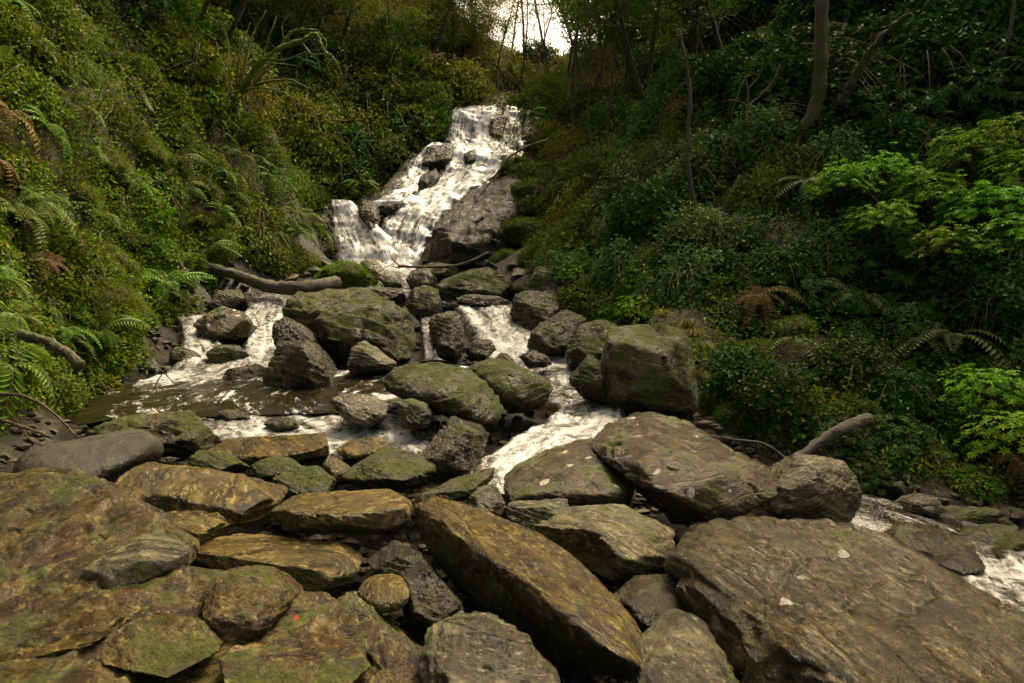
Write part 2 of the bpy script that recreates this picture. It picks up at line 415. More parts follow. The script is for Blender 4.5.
# ------------------------------------------------------------------ water sheets: lofted across the stream, following its fall
WPTS = []                        # points of every sheet: the bed is sunk below them
def ribbon(name, secs, mat, nu=16, nv=60, amp=.05, lip=0.0, fr=1.6, crown=0.0, step=None):
    """secs: (left px,py,Y), (right px,py,Y), foam"""
    g_ = 1.5 if name == 'waterfall' else 0
    secs = [((s[0][0] - g_ * 2, *s[0][1:]), (s[1][0] + g_ * 2, *s[1][1:]), s[2]) for s in secs]
    L = curve_pts([at(*s[0]) for s in secs], nv); Rr = curve_pts([at(*s[1]) for s in secs], nv)
    fo = np.interp(np.linspace(0, len(secs) - 1, nv), np.arange(len(secs)), [s[2] for s in secs])
    u = np.linspace(0, 1, nu)
    P = L[:, None] * (1 - u[None, :, None]) + Rr[:, None] * u[None, :, None]
    WPTS.append(P[::2, ::3].reshape(-1, 3))
    du = np.gradient(P, axis=1); dv = np.gradient(P, axis=0)
    n = nrm(np.cross(du, dv)); n *= np.where(n[..., 2:3] < 0, -1, 1)
    V = P.reshape(-1, 3)
    edge = np.minimum(u, 1 - u)[None, :] * np.ones((nv, 1))
    ragged = fbm(V * np.array([fr, fr, fr * .7]), 4).reshape(nv, nu)
    fine = fbm(V * fr * 4, 3).reshape(nv, nu)
    foam = fo[:, None] * (.93 if name == 'waterfall' else .78) - .45 * np.clip(.12 - edge, 0, 1) / .12
    h = amp * (ragged * 1.5 + fine * .5) * (.35 + fo[:, None]) + crown * np.sin(np.pi * u)[None, :] - .10 * np.clip(.10 - edge, 0, 1) / .10
    if step:
        tt = np.linspace(0, 1, nv)[:, None] * step[0] + 1.3 * fbm(V * .45 + 3, 3).reshape(nv, nu)
        sw = tt - np.floor(tt)
        h = h + step[1] * np.where(sw < .7, sw / .7, (1 - sw) / .3)
    P = P + n * h[..., None]
    # ragged banks
    wob = fbm(V * 2.3 + 9, 3).reshape(nv, nu)
    side = nrm(du)
    P = P + side * ((u[None, :, None] - .5) * wob[..., None] * .35 * np.linalg.norm(Rr - L, axis=1)[:, None, None] * .5)
    idx = np.arange(nu * nv).reshape(nv, nu)
    Q = np.stack([idx[:-1, :-1], idx[1:, :-1], idx[1:, 1:], idx[:-1, 1:]], -1).reshape(-1, 4)
    Vf = P.reshape(-1, 3)
    me = mesh(name, Vf, [Q])
    a = me.attributes.new('foam', 'FLOAT', 'POINT'); a.data.foreach_set('value', foam.ravel().astype(np.float32))
    w = np.linalg.norm(Rr - L, axis=1).mean()
    sl = np.concatenate([[0], np.cumsum(np.linalg.norm(np.diff((L + Rr) / 2, axis=0), axis=1))])
    UV = np.stack([(u[None, :] * w) * np.ones((nv, 1)), sl[:, None] * np.ones((1, nu))], -1).reshape(-1, 2)
    ul = me.uv_layers.new(name='flow')
    ul.data.foreach_set('uv', UV[Q.ravel()].astype(np.float32).ravel())
    return tag(link(name, me, mat), kind='structure')

# the great fall: main chute, the thread right of it, the step left of it and the separate fall low on the left
ribbon('waterfall', [((456, 108, 41.5), (494, 105, 41.5), .45), ((451, 114, 40), (494, 111, 40), .75), ((446, 139, 38.8), (496, 137, 38.8), .62), ((450, 150, 36.8), (513, 150, 36.8), .80),
                     ((441, 171, 35.4), (512, 166, 35.6), .66), ((424, 190, 33.6), (476, 186, 33.6), .70), ((404, 199, 32.2), (457, 201, 32.2), .84), ((386, 218, 30.8), (437, 221, 30.8), .66),
                     ((380, 244, 29.8), (424, 244, 29.8), .60), ((376, 268, 28.4), (412, 270, 28.4), .88), ((376, 272, 27.4), (408, 275, 27.4), .8)], M['fall'], 40, 220, .12, fr=1.1, step=(11, .10))
ribbon('waterfall', [((505, 108, 40.6), (524, 107, 40.6), .45), ((503, 120, 39.6), (522, 120, 39.6), .56), ((497, 150, 37.6), (524, 142, 37.6), .5), ((500, 165, 36.2), (518, 163, 36.2), .6)], M['fall'], 14, 60, .10, fr=1.3, step=(4, .12))
ribbon('waterfall', [((433, 142, 37.4), (441, 144, 37.4), .6), ((414, 160, 35.8), (430, 164, 35.8), .66), ((399, 180, 34.2), (420, 183, 34.2), .58), ((386, 197, 32.6), (410, 196, 32.6), .66), ((366, 206, 31.6), (404, 206, 31.6), .78)], M['fall'], 18, 70, .11, fr=1.3, step=(5, .14))
ribbon('waterfall', [((332, 200, 31), (352, 203, 31), .66), ((333, 222, 30.2), (372, 222, 30.2), .64), ((334, 245, 29.3), (392, 245, 29.3), .64), ((342, 263, 28.4), (392, 268, 28.4), .82), ((350, 268, 27.6), (392, 274, 27.6), .78)], M['fall'], 22, 70, .11, fr=1.2, step=(3, .12))
# plunge pool and run down to the boulders
ribbon('plunge_pool', [((352, 262, 28.5), (415, 270, 28), .75), ((375, 276, 25.5), (418, 280, 25), .5), ((385, 290, 22), (428, 292, 22), .42), ((395, 300, 19.6), (445, 302, 19.6), .35)], M['rapid'], 16, 40, .05)
ribbon('stream', [((396, 298, 19.8), (452, 303, 19.8), .4), ((440, 302, 19.0), (512, 303, 19.0), .45), ((452, 306, 18.6), (516, 304, 18.6), .62), ((466, 326, 17.4), (534, 318, 17.4), .70),
                  ((476, 350, 16.0), (566, 346, 16.0), .76), ((505, 364, 14.8), (600, 364, 14.8), .66), ((520, 382, 12.8), (604, 376, 12.8), .48), ((536, 396, 11.4), (606, 392, 11.4), .45),
                  ((556, 404, 10.7), (622, 402, 10.7), .62), ((536, 420, 9.9), (630, 416, 9.9), .68), ((500, 440, 9.0), (606, 442, 9.0), .70), ((468, 466, 8.2), (560, 474, 8.2), .74), ((470, 490, 7.6), (560, 500, 7.6), .7)], M['rapid'], 26, 150, .10)
ribbon('stream', [((419, 318, 15.6), (436, 316, 15.6), .45), ((420, 328, 15.0), (437, 327, 15.0), .55), ((423, 356, 14.0), (439, 356, 14.0), .58), ((415, 360, 13.6), (450, 360, 13.6), .5)], M['rapid'], 10, 30, .05)
# left cascade
ribbon('stream', [((196, 292, 19.2), (300, 292, 19.2), .3), ((236, 300, 18.4), (296, 300, 18.4), .55), ((246, 306, 17.8), (288, 306, 17.8), .66), ((240, 314, 17.2), (284, 315, 17.2), .58),
                  ((244, 330, 15.8), (282, 334, 15.8), .74), ((238, 352, 14.4), (280, 358, 14.4), .74), ((190, 372, 13.2), (280, 374, 13.2), .62), ((105, 388, 12.4), (270, 388, 12.4), .74), ((90, 396, 11.6), (280, 397, 11.6), .42)], M['rapid'], 24, 90, .10)
ribbon('stream', [((168, 314, 17.0), (212, 313, 17.0), .48), ((178, 322, 16.2), (206, 321, 16.2), .62), ((180, 342, 14.8), (226, 346, 14.8), .68), ((176, 362, 13.7), (240, 366, 13.7), .68), ((120, 384, 12.6), (236, 388, 12.5), .72), ((100, 392, 12.0), (240, 394, 12.0), .5)], M['rapid'], 18, 60, .10)
# the quiet pool and its second step
ribbon('pool', [((90, 388, 12.5), (470, 362, 13.0), .42), ((80, 398, 11.4), (420, 385, 11.4), .24), ((70, 410, 10.5), (400, 398, 10.6), .26), ((70, 420, 10.0), (440, 410, 10.0), .40)], M['water'], 60, 40, .035, fr=2.2)
ribbon('stream', [((150, 414, 10.2), (440, 402, 10.4), .48), ((150, 424, 9.8), (440, 416, 9.9), .58), ((190, 432, 9.4), (446, 436, 9.2), .76), ((190, 444, 8.8), (452, 446, 8.8), .5), ((150, 462, 7.9), (460, 466, 7.9), .34)], M['rapid'], 50, 50, .07, fr=2.2)
# the lower stream, leaving behind the big slab on the right
ribbon('stream', [((560, 500, 7.7), (640, 500, 8.0), .35), ((740, 500, 7.8), (800, 488, 8.8), .22), ((860, 520, 7.6), (900, 498, 8.8), .24), ((930, 560, 6.6), (1010, 530, 8.0), .30), ((950, 592, 5.8), (1060, 570, 6.6), .78), ((960, 640, 4.9), (1140, 590, 6.2), .40), ((980, 720, 4.0), (1280, 640, 5.4), .3)], M['rapid'], 26, 60, .05, fr=2.4)

# ------------------------------------------------------------------ terrain
LT = [(-6, -5.6, .2), (0, -5.6, .3), (4, -5.6, .3), (8, -6.2, .55), (12.5, -7.5, 1.0), (17, -8.4, 2.6), (22, -8.2, 4.2), (28, -7.7, 5.3)]      # Y, X, Z of the left toe
RT = [(-6, 13, -1.6), (2, 12, -1.5), (6, 11, -1.2), (8.6, 9, -.7), (9.2, 6.2, -.35), (9.4, 4.2, -.1), (11, 2.9, .6), (14.5, 2.3, 1.3), (20, .9, 3.0), (28, .8, 5.0)]
def lerp_toe(T, y, k): return np.interp(y, [t[0] for t in T], [t[k] for t in T])
C = []
for y in (-6, 0, 4, 8, 12.5, 17, 22, 28):
    x, z = lerp_toe(LT, y, 1), lerp_toe(LT, y, 2)
    C += [(x, y, z), (x - .7, y, z + 1.1), (x - 2.1, y, z + 4.6), (x - 4.6, y, z + 8.6), (x - 11, y, z + 15), (x - 24, y, z + 25), (x - 44, y, z + 34)]
for y in (-6, 2, 6, 8.6, 9.2, 11, 14.5, 20, 28):
    x, z = lerp_toe(RT, y, 1), lerp_toe(RT, y, 2)
    C += [(x, y, z)]
C += [(16, -6, .5), (16, 3, 1.0), (14, 8, 1.4), (22, 2, 5), (32, 0, 12), (45, 0, 20), (45, 30, 32), (60, 60, 50), (-60, 60, 60), (-60, 0, 45), (-60, -20, 45), (60, -20, 30)]
C += [(-4, 3, -.35), (-2, 3, -.4), (0, 3, -.6), (2, 3, -.7), (-4, 6, -.1), (-2, 6, -.2), (0, 6, -.35), (2, 6, -.5), (4, 5, -1.1), (6, 4, -1.4), (8, 2, -1.6), (0, -4, -.5), (5, -4, -1.2), (-3, -4, -.3), (0, -20, -1), (10, -20, -2), (-8, -20, 0)]
for p in ((700, 300, 14), (800, 250, 14.5), (900, 200, 16), (1024, 300, 12), (1024, 100, 18), (820, 130, 18), (650, 250, 18), (560, 280, 20), (600, 200, 25), (560, 165, 33), (700, 100, 28),
          (900, 0, 24), (1024, -100, 30), (640, 60, 45), (750, -50, 45), (780, 400, 10.8), (900, 400, 11), (1000, 420, 10.5), (850, 330, 12.5), (950, 330, 12.5), (650, 320, 13.5), (720, 420, 10.5), (520, 250, 26), (530, 170, 36.5),
          (1100, 350, 11), (1200, 200, 14)):
    C.append(tuple(at(*p)))
for p in ((430, 255, 29), (470, 230, 31), (520, 200, 34), (400, 175, 36), (370, 195, 33), (330, 215, 31.5), (440, 105, 40.5), (420, 120, 39.5), (350, 110, 40), (250, 60, 34), (300, 160, 33), (400, 50, 44), (250, 0, 36), (470, 75, 50), (460, 30, 56), (520, 100, 47), (560, 98, 48), (540, 135, 75), (600, 60, 62), (420, -20, 60)):
    C.append(tuple(at(*p)))
C += [(0, 110, 14), (-30, 100, 60), (40, 100, 55)]
C = np.array(C, float)
W = np.concatenate(WPTS)
Wb = W[RS.permutation(len(W))[:230]].copy(); Wb[:, 2] -= .3
CT = np.vstack([C, Wb])
def kern(d): return np.sqrt(d * d + .25)
A = kern(np.linalg.norm(CT[:, None, :2] - CT[None, :, :2], axis=-1)) - 0.02 * np.eye(len(CT))
n_ = len(CT)
Pm = np.hstack([np.ones((n_, 1)), CT[:, :2]])
K = np.block([[A, Pm], [Pm.T, np.zeros((3, 3))]])
sol = np.linalg.lstsq(K, np.concatenate([CT[:, 2], np.zeros(3)]), rcond=None)[0]
def base_h(x, y):
    X = np.stack([x, y], -1); o = np.empty(len(X))
    for i in range(0, len(X), 8000):
        b = X[i:i + 8000]
        o[i:i + 8000] = kern(np.linalg.norm(b[:, None] - CT[None, :, :2], axis=-1)) @ sol[:n_] + sol[n_] + b @ sol[n_ + 1:]
    return o
gx = np.concatenate([np.linspace(-60, -16, 50)[:-1], np.linspace(-16, 16, 190), np.linspace(16, 60, 50)[1:]])
gy = np.concatenate([np.linspace(-20, 0, 24)[:-1], np.linspace(0, 45, 240), np.linspace(45, 115, 70)[1:]])
GX, GY = np.meshgrid(gx, gy)
gxy = np.stack([GX.ravel(), GY.ravel()], 1)
gz = base_h(gxy[:, 0], gxy[:, 1])
onbank = np.clip(np.maximum(lerp_toe(LT, gxy[:, 1], 1) - gxy[:, 0], gxy[:, 0] - lerp_toe(RT, gxy[:, 1], 1)) / 2.0, 0, 1)
P3 = np.stack([gxy[:, 0], gxy[:, 1], gz], 1)
Pr = P3 @ np.array([[.8, .1, .5], [-.25, .9, .3], [-.5, -.3, .8]]).T
gz = gz + (.12 + .55 * onbank) * fbm(P3 * .35, 4) + .12 * fbm(P3 * 1.6, 3)
# bulges and hollows of the banks: rock ribs under the green
gz = gz + onbank * np.where(gxy[:, 0] < 0, 2.1, .9) * fbm(Pr * np.array([.42, .25, .30]) + 4.4, 3) * np.clip(1 - (gxy[:, 1] - 24) / 20, .35, 1)
wetk = np.zeros(len(gz))
# keep every sheet of water above its bed
for Wp in WPTS:
    lo, hi = Wp.min(0) - 1.2, Wp.max(0) + 1.2
    sel = np.where((gxy[:, 0] > lo[0]) & (gxy[:, 0] < hi[0]) & (gxy[:, 1] > lo[1]) & (gxy[:, 1] < hi[1]))[0]
    if not len(sel): continue
    d = np.linalg.norm(gxy[sel][:, None] - Wp[None, :, :2], axis=-1)
    k = d.argmin(1); dm = d[np.arange(len(sel)), k]
    lim = Wp[k, 2] - .22 + np.maximum(0, dm - .35) * 2.2
    gz[sel] = np.minimum(gz[sel], lim)
    wetk[sel] = np.maximum(wetk[sel], np.clip(1.35 - dm / 1.0, 0, 1))
inbed = np.clip(np.minimum(gxy[:, 0] - lerp_toe(LT, gxy[:, 1], 1), lerp_toe(RT, gxy[:, 1], 1) - gxy[:, 0]) + .3, 0, 1) * (gxy[:, 1] < 29)
face = np.clip(2.2 - np.abs(gxy[:, 0] + 2.2) / 2.2, 0, 1) * np.clip((gxy[:, 1] - 26.5), 0, 1) * np.clip(42 - gxy[:, 1], 0, 1)
wetk = np.maximum.reduce([wetk, inbed, face])
P3 = np.stack([gxy[:, 0], gxy[:, 1], gz], 1)
gz = gz - wetk * (gxy[:, 1] > 26) * (.55 * np.abs(fbm(P3 * np.array([.9, .5, 1.4]), 4)) + .3 * (np.abs(gz * .9 % 1 - .5)))
ny, nx = GX.shape
idx = np.arange(nx * ny).reshape(ny, nx)
TQ = np.stack([idx[:-1, :-1], idx[:-1, 1:], idx[1:, 1:], idx[1:, :-1]], -1).reshape(-1, 4)
TV = np.stack([gxy[:, 0], gxy[:, 1], gz], 1)
tm, nt, bs, out = newmat('forest_soil')
tc = N(nt, 'ShaderNodeTexCoord'); v = tc.outputs['Object']
s1 = noise_tex(nt, v, .9, 6, .7, .3); s2 = noise_tex(nt, v, 9, 6, .75); s3 = noise_tex(nt, v, 34, 4, .7)
c = ramp(nt, s2, [(.32, (.010, .008, .004)), (.52, (.026, .019, .009)), (.70, (.055, .038, .017))])
mc = ramp(nt, s3, [(.34, (.013, .018, .003)), (.68, (.050, .058, .007))])
c = mix(nt, maprange(nt, s1, .42, .56), c, mc)
wa = N(nt, 'ShaderNodeAttribute'); wa.attribute_name = 'bare_rock'
mpr = N(nt, 'ShaderNodeMapping'); mpr.inputs['Scale'].default_value = (1, 1, 4.5); mpr.inputs['Rotation'].default_value = (R(14), R(20), 0); nt.links.new(v, mpr.inputs['Vector'])
s4 = noise_tex(nt, mpr.outputs[0], 1.3, 7, .7, .5)
rk = ramp(nt, s4, [(.35, (.006, .005, .003)), (.54, (.017, .014, .008)), (.72, (.055, .045, .026))])
rk = mix(nt, maprange(nt, s2, .50, .62, 0, .7), rk, (.038, .032, .017))
wk = maprange(nt, mth(nt, 'ADD', wa.outputs['Fac'], mth(nt, 'MULTIPLY', mth(nt, 'SUBTRACT', s1, .5), 1.2)), .52, .75)
c = mix(nt, wk, c, rk)
nt.links.new(c, bs.inputs['Base Color']); nt.links.new(maprange(nt, wk, 0, 1, .9, .34), bs.inputs['Roughness'])
b = N(nt, 'ShaderNodeBump'); b.inputs['Strength'].default_value = .9; b.inputs['Distance'].default_value = .12
nt.links.new(mth(nt, 'ADD', mth(nt, 'ADD', s2, s3), mth(nt, 'MULTIPLY', s4, 1.6)), b.inputs['Height']); nt.links.new(b.outputs[0], bs.inputs['Normal'])
gm = mesh('ground', TV, [TQ]); ga = gm.attributes.new('bare_rock', 'FLOAT', 'POINT'); ga.data.foreach_set('value', wetk.astype(np.float32))
ground = tag(link('ground', gm, tm), kind='structure')
BV = BVHTree.FromPolygons(TV.tolist(), TQ.tolist())
CAMP = Vector((0, 0, CZ))
def ray(px, py):
    d = Vector(((px - 512) / F, 1.0, -(py - 341.5) / F)).normalized()
    h = BV.ray_cast(CAMP, d)
    return (np.array(h[0]), np.array(h[1])) if h[0] is not None else (None, None)
def ground_z(x, y):
    h = BV.ray_cast(Vector((x, y, 200)), Vector((0, 0, -1)))
    return h[0].z if h[0] is not None else 0.0

# ------------------------------------------------------------------ stones
_ico = {}
def ico(lv):
    if lv not in _ico:
        bm = bmesh.new(); bmesh.ops.create_icosphere(bm, subdivisions=lv, radius=1)
        V = np.array([v.co[:] for v in bm.verts]); T = np.array([[v.index for v in f.verts] for f in bm.faces]); bm.free()
        _ico[lv] = (V, T)
    return _ico[lv]
ROCKP = []; ROCKB = []; rock_seed = [0]
def planes_from(pts, merge=.94):
    bm = bmesh.new()
    for p in pts: bm.verts.new(p)
    bmesh.ops.convex_hull(bm, input=bm.verts)
    bm.normal_update()
    c = np.mean(pts, 0)
    Ns, Ds = [], []
    for f in sorted(bm.faces, key=lambda f: -f.calc_area()):
        n = np.array(f.normal[:]); d = float((np.array(f.verts[0].co[:]) - c) @ n)
        if d < 0: n, d = -n, -d
        if d < 1e-3: continue
        for m_ in Ns:
            if m_ @ n > merge: break
        else: Ns.append(n); Ds.append(d)
    bm.free()
    Ns = np.array(Ns)
    return c, Ns, np.maximum(np.array(Ds), ((pts - c) @ Ns.T).max(0) * .985)
def stone_mesh(name, c, Ns, Ds, pts, lv, p, amp, led, sn, seed, grow=1.02):
    V, T = ico(lv)
    q = pts - c
    _, _, E = np.linalg.svd(q, full_matrices=False)
    s = np.maximum(np.abs(q @ E.T).max(0), .05)
    u = nrm((V * s) @ E)
    k = np.clip(u @ Ns.T, 0, None) / Ds
    km = k.max(1, keepdims=True); kp = (k / km) ** p
    r = 1 / (km[:, 0] * kp.sum(1) ** (1.0 / p))
    nn = nrm((kp / np.maximum(Ds, 1e-6)) @ Ns)
    P = u * r[:, None] * grow
    size = float(np.prod(s)) ** (1 / 3)
    S = P / size + seed * 3.17
    d = amp * size * (fbm(S * 1.2, 4) * 1.5)
    d += .45 * amp * size * fbm(S * 5, 4)
    d -= .55 * amp * size * np.clip(1 - np.abs(fbm(S * 2.1 + 70, 3)) * 7, 0, 1) ** 2
    sn = nrm(np.asarray(sn, float))
    t = (P @ sn) / (size * .16) + 1.6 * fbm(S * .9 + 5, 3) + seed
    saw = t - np.floor(t)
    d += led * size * (np.where(saw < .8, saw / .8, (1 - saw) / .2) - .5) * np.clip(.6 + 1.2 * fbm(S * 1.4 + 40, 2), 0, 1.4)
    t2 = (P @ sn) / (size * .055) + 2.2 * fbm(S * 1.3 + 15, 3); s2 = t2 - np.floor(t2)
    d += .30 * led * size * (np.where(s2 < .75, s2 / .75, (1 - s2) / .25) - .5) * np.clip(.4 + 1.6 * fbm(S * 1.8 + 90, 2), 0, 1.4)
    P = P + nn * d[:, None]
    return mesh(name, P, [T]), P
def rock(label, outline, Yt, Yb, dep, mat, inner=(), lv=6, p=60, amp=.05, led=.05, chips=9, sn=(.3, .2, 1), bulge=.30, name='boulder', cat='boulder', group=None, shrink=.75, drop=.25, merge=.94):
    rock_seed[0] += 1
    o = np.array([q[:2] for q in outline], float)
    y0, y1 = o[:, 1].min(), o[:, 1].max()
    Ys = [q[2] if len(q) > 2 else Yt + (Yb - Yt) * (q[1] - y0) / (y1 - y0) for q in outline]
    pts = [at(q[0], q[1], Y) for q, Y in zip(outline, Ys)]
    cx, cy = o.mean(0); Ym = np.mean(Ys)
    ext = min(np.ptp(o[:, 0]), np.ptp(o[:, 1])) / F * Ym
    back = [at(cx + (q[0] - cx) * shrink, cy + (q[1] - cy) * shrink, Y) * 1.0 + np.array([0, dep, -drop * dep]) for q, Y in zip(outline, Ys)]
    if inner: front = [at(*q) for q in inner]
    else:
        front = []
        for q, Y in zip(outline, Ys):
            f = at(cx + (q[0] - cx) * .6, cy + (q[1] - cy) * .6, Ym + (Y - Ym) * .6)
            d = nrm(f - np.array([0, 0, CZ]))
            front.append(f - d * bulge * ext)
    pts = np.array(pts + back + front)
    c, Ns, Ds = planes_from(pts, merge)
    if p > 8 and chips:
        rs = np.random.RandomState(rock_seed[0] * 13 + 5)
        xn = nrm(rs.normal(size=(chips, 3))); hs = ((pts - c) @ xn.T).max(0)
        Ns = np.vstack([Ns, xn]); Ds = np.concatenate([Ds, hs * rs.uniform(.74, .95, chips)])
    me, P = stone_mesh(name, c, Ns, Ds, pts, lv, p, amp, led, sn, rock_seed[0])
    ob = link(name, me, M[mat] if isinstance(mat, str) else mat, None, c)
    ROCKP.append(P[::3] + c)
    tag(ob, label, cat, group)
    return ob

# foreground, from the left
rock('broad flat brown bedrock shelf filling the lower left corner, moss and rust stains on top', [(-160, 590), (-40, 572), (100, 570), (200, 575), (262, 590), (330, 600), (395, 640), (440, 690), (450, 800), (-200, 800)], 4.3, 2.5, .5, 'bedrock', lv=7, p=60, amp=.085, led=.10, bulge=.12, chips=16, name='bedrock_shelf', cat='bedrock', sn=(.35, -.35, 1))
rock('layered brown plate of rock at the left margin, above the bedrock shelf', [(-120, 480), (6, 474), (42, 476), (58, 491), (128, 501), (165, 524), (190, 549), (176, 572), (110, 590), (-150, 606)], 5.4, 4.0, .5, 'bedrock', lv=7, p=60, amp=.06, led=.075, bulge=.12, sn=(.2, -.3, 1))
for lab_, ol_, ya_, yb_ in (('cracked thin plate of brown rock lying on the bedrock shelf at the left margin', [(-60, 606), (40, 596), (112, 604), (128, 628), (84, 650), (-60, 656)], 3.78, 3.30),
                            ('small angular plate of brown rock on the bedrock shelf, below the grey green wedge', [(96, 640), (150, 612), (200, 622), (214, 652), (170, 676), (110, 672)], 3.66, 3.14),
                            ('broad brown rock plate in the bottom left corner of the bedrock shelf', [(-80, 662), (70, 660), (122, 690), (112, 740), (-80, 760)], 3.24, 2.52),
                            ('tilted tan rock plate on the bedrock shelf, below the rough knob', [(215, 660), (300, 634), (352, 640), (374, 676), (330, 720), (230, 712)], 3.40, 2.80)):
    rock(lab_, ol_, ya_, yb_, .25, 'bedrock', lv=6, p=70, amp=.05, led=.05, bulge=.07, chips=5, merge=.97, name='rock_plate', cat='rock plate', sn=(.3, -.2, 1))
rock('smooth grey green wedge facet stone at the right end of the layered brown plate', [(70, 578), (112, 548), (150, 532), (168, 532), (188, 551), (184, 566), (132, 586), (95, 588)], 4.45, 4.05, .3, 'grey', lv=5, p=60, amp=.02, led=.01, bulge=.2)
rock('rough knob of pale brown rock rising from the bedrock shelf beside the small red leaf', [(196, 590), (215, 570), (262, 562), (282, 580), (292, 602), (262, 634), (205, 632)], 4.2, 3.6, .4, 'bedrock', lv=5, p=18, amp=.07, led=.06, name='boulder')
rock('lumpy tan ridge of rock at the bottom edge between bedrock shelf and grey bottom stone', [(190, 660), (262, 628), (344, 593), (372, 612), (402, 640), (420, 655), (445, 700), (440, 800), (200, 800)], 4.05, 2.9, .5, 'bedrock', lv=6, p=60, amp=.08, led=.08, bulge=.14, name='rock_ridge', sn=(.5, -.3, .8))
rock('smooth dark rounded boulder with a soft shine at the left margin of the stream', [(2, 468), (18, 454), (60, 440), (118, 429), (146, 431), (152, 446), (132, 466), (84, 490), (45, 492), (12, 482)], 6.9, 6.2, .7, 'smooth', p=8, amp=.015, led=.002)
rock('dark olive boulder just behind the smooth shining boulder at left', [(74, 437), (100, 423), (132, 416), (190, 411), (206, 428), (202, 445), (150, 456), (90, 450)], 8.2, 7.7, .8, 'mossy', p=60, amp=.05)
rock('large pale layered boulder with dark left face, left of the long tan slab', [(102, 492), (110, 478), (124, 465), (152, 463), (205, 472), (240, 477), (284, 492), (270, 518), (225, 528), (160, 520), (112, 510)], 6.2, 5.3, .6, 'tan', inner=[(160, 500, 5.35), (172, 470, 5.75), (262, 512, 5.25), (165, 516, 5.2), (275, 496, 5.5)], lv=6, p=60, amp=.045, led=.045, sn=(.45, -.1, 1))
rock('low brown slab with a dark front edge wedged under the pale layered boulder', [(140, 516), (170, 511), (218, 512), (227, 524), (196, 553), (158, 540)], 5.3, 4.7, .4, 'tan', inner=[(160, 526, 4.9), (218, 526, 4.9), (195, 545, 4.7)], p=60)
rock('long flat tan slab with bright moss on its right end', [(264, 506), (300, 494), (350, 491), (392, 491), (413, 505), (410, 522, 5.2), (372, 534, 5.2), (320, 532, 5.2), (275, 526, 5.25)], 5.7, 5.0, .5, 'tan', inner=[(275, 512, 5.05), (330, 514, 5.0), (400, 512, 5.1), (395, 525, 5.0), (290, 525, 5.0)], lv=6, p=60, amp=.035, led=.03)
rock('flat tan slab with a dark mossy front edge, below the long flat tan slab', [(186, 560), (210, 541), (240, 533), (345, 542), (364, 556), (352, 582, 4.65), (330, 596, 4.6), (290, 596, 4.6), (235, 580, 4.7)], 5.1, 4.3, .45, 'tan', inner=[(225, 568, 4.5), (300, 574, 4.4), (345, 568, 4.5), (310, 592, 4.3)], lv=6, p=60, amp=.035, led=.03)
rock('long ochre slab leaning diagonally across the middle foreground, dark mossy flank below', [(413, 508, 5.2), (432, 497, 5.3), (470, 505, 5.1), (520, 524, 4.9), (565, 552, 4.6), (606, 585, 4.3), (640, 630, 3.95), (652, 662, 3.75), (636, 674, 3.7), (590, 664, 3.95), (530, 640, 4.25), (470, 596, 4.6), (428, 552, 4.95)], 5, 3.6, .45, 'ochre',
     inner=[(440, 524, 4.82), (500, 562, 4.3), (556, 606, 3.85), (604, 648, 3.55), (640, 668, 3.5), (420, 508, 5.05)], lv=7, p=30, amp=.032, led=.045, sn=(.75, .6, .3), drop=.8, chips=0, merge=.985)
rock('small round brown cobble beside the dark flank of the ochre slab', [(352, 598), (360, 580), (378, 572), (400, 576), (413, 592), (404, 612), (376, 618)], 4.35, 4.1, .3, 'tan', p=7, amp=.03, led=.01, name='cobble', cat='cobble')
rock('grey brown rock at the bottom edge under the ochre slab', [(415, 645), (432, 622), (452, 610), (490, 616), (530, 640), (560, 680), (570, 760), (440, 760)], 3.8, 3.1, .4, 'grey', lv=6, p=60, amp=.06, led=.05, sn=(.8, 0, .4))
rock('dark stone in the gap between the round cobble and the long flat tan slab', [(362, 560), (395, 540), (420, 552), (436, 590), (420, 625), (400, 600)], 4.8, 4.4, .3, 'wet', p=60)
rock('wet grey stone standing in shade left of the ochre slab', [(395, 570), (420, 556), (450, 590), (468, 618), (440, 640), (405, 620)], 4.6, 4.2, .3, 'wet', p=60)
rock('pale cream and grey boulder with white lichen blotches, right of the ochre slab', [(522, 533), (548, 518), (582, 507), (618, 505), (655, 513), (674, 530), (674, 552), (650, 572), (612, 582), (560, 560)], 5.7, 4.9, .7, 'greylichen', inner=[(590, 520, 5.2), (645, 528, 5.15), (605, 560, 4.75), (560, 540, 5.1), (655, 555, 4.95)], lv=6, p=60, amp=.04, led=.04)
rock('small grey stone resting between the brown dome boulder and the ochre slab', [(503, 512), (515, 500), (545, 497), (568, 501), (574, 516), (545, 528), (520, 530)], 5.9, 5.5, .4, 'grey', p=60)
rock('dark mossy wedge lying behind the top end of the ochre slab', [(405, 502), (448, 480), (498, 466), (500, 474), (470, 500), (430, 508)], 6.3, 5.8, .4, 'mossy', p=60, led=.02)
rock('small upright grey rock tucked beside the dark mossy wedge', [(466, 500), (478, 488), (496, 484), (508, 508), (496, 522), (474, 514)], 5.8, 5.5, .35, 'grey', p=60)
rock('brown slanted face of rock in front of the lower rapid, joined to the dome', [(498, 478), (520, 460), (548, 445), (590, 440), (622, 462), (650, 500), (610, 512), (560, 508), (505, 504)], 7.0, 6.0, .8, 'brown', inner=[(560, 490, 6.0), (610, 490, 5.95), (530, 495, 6.0), (590, 455, 6.5)], lv=6, p=60, amp=.035, led=.02)
rock('large brown dome boulder with white lichen specks beside the lower rapid', [(585, 446), (606, 424), (642, 412), (672, 417), (705, 432), (748, 458), (784, 488), (786, 504), (760, 520), (700, 524), (655, 520), (620, 490)], 7.2, 5.7, 1.1, 'brown', inner=[(650, 440, 6.2), (700, 465, 5.9), (745, 495, 5.7), (660, 495, 5.6), (630, 460, 6.1)], lv=7, p=60, amp=.045, led=.03, sn=(.5, .2, .9))
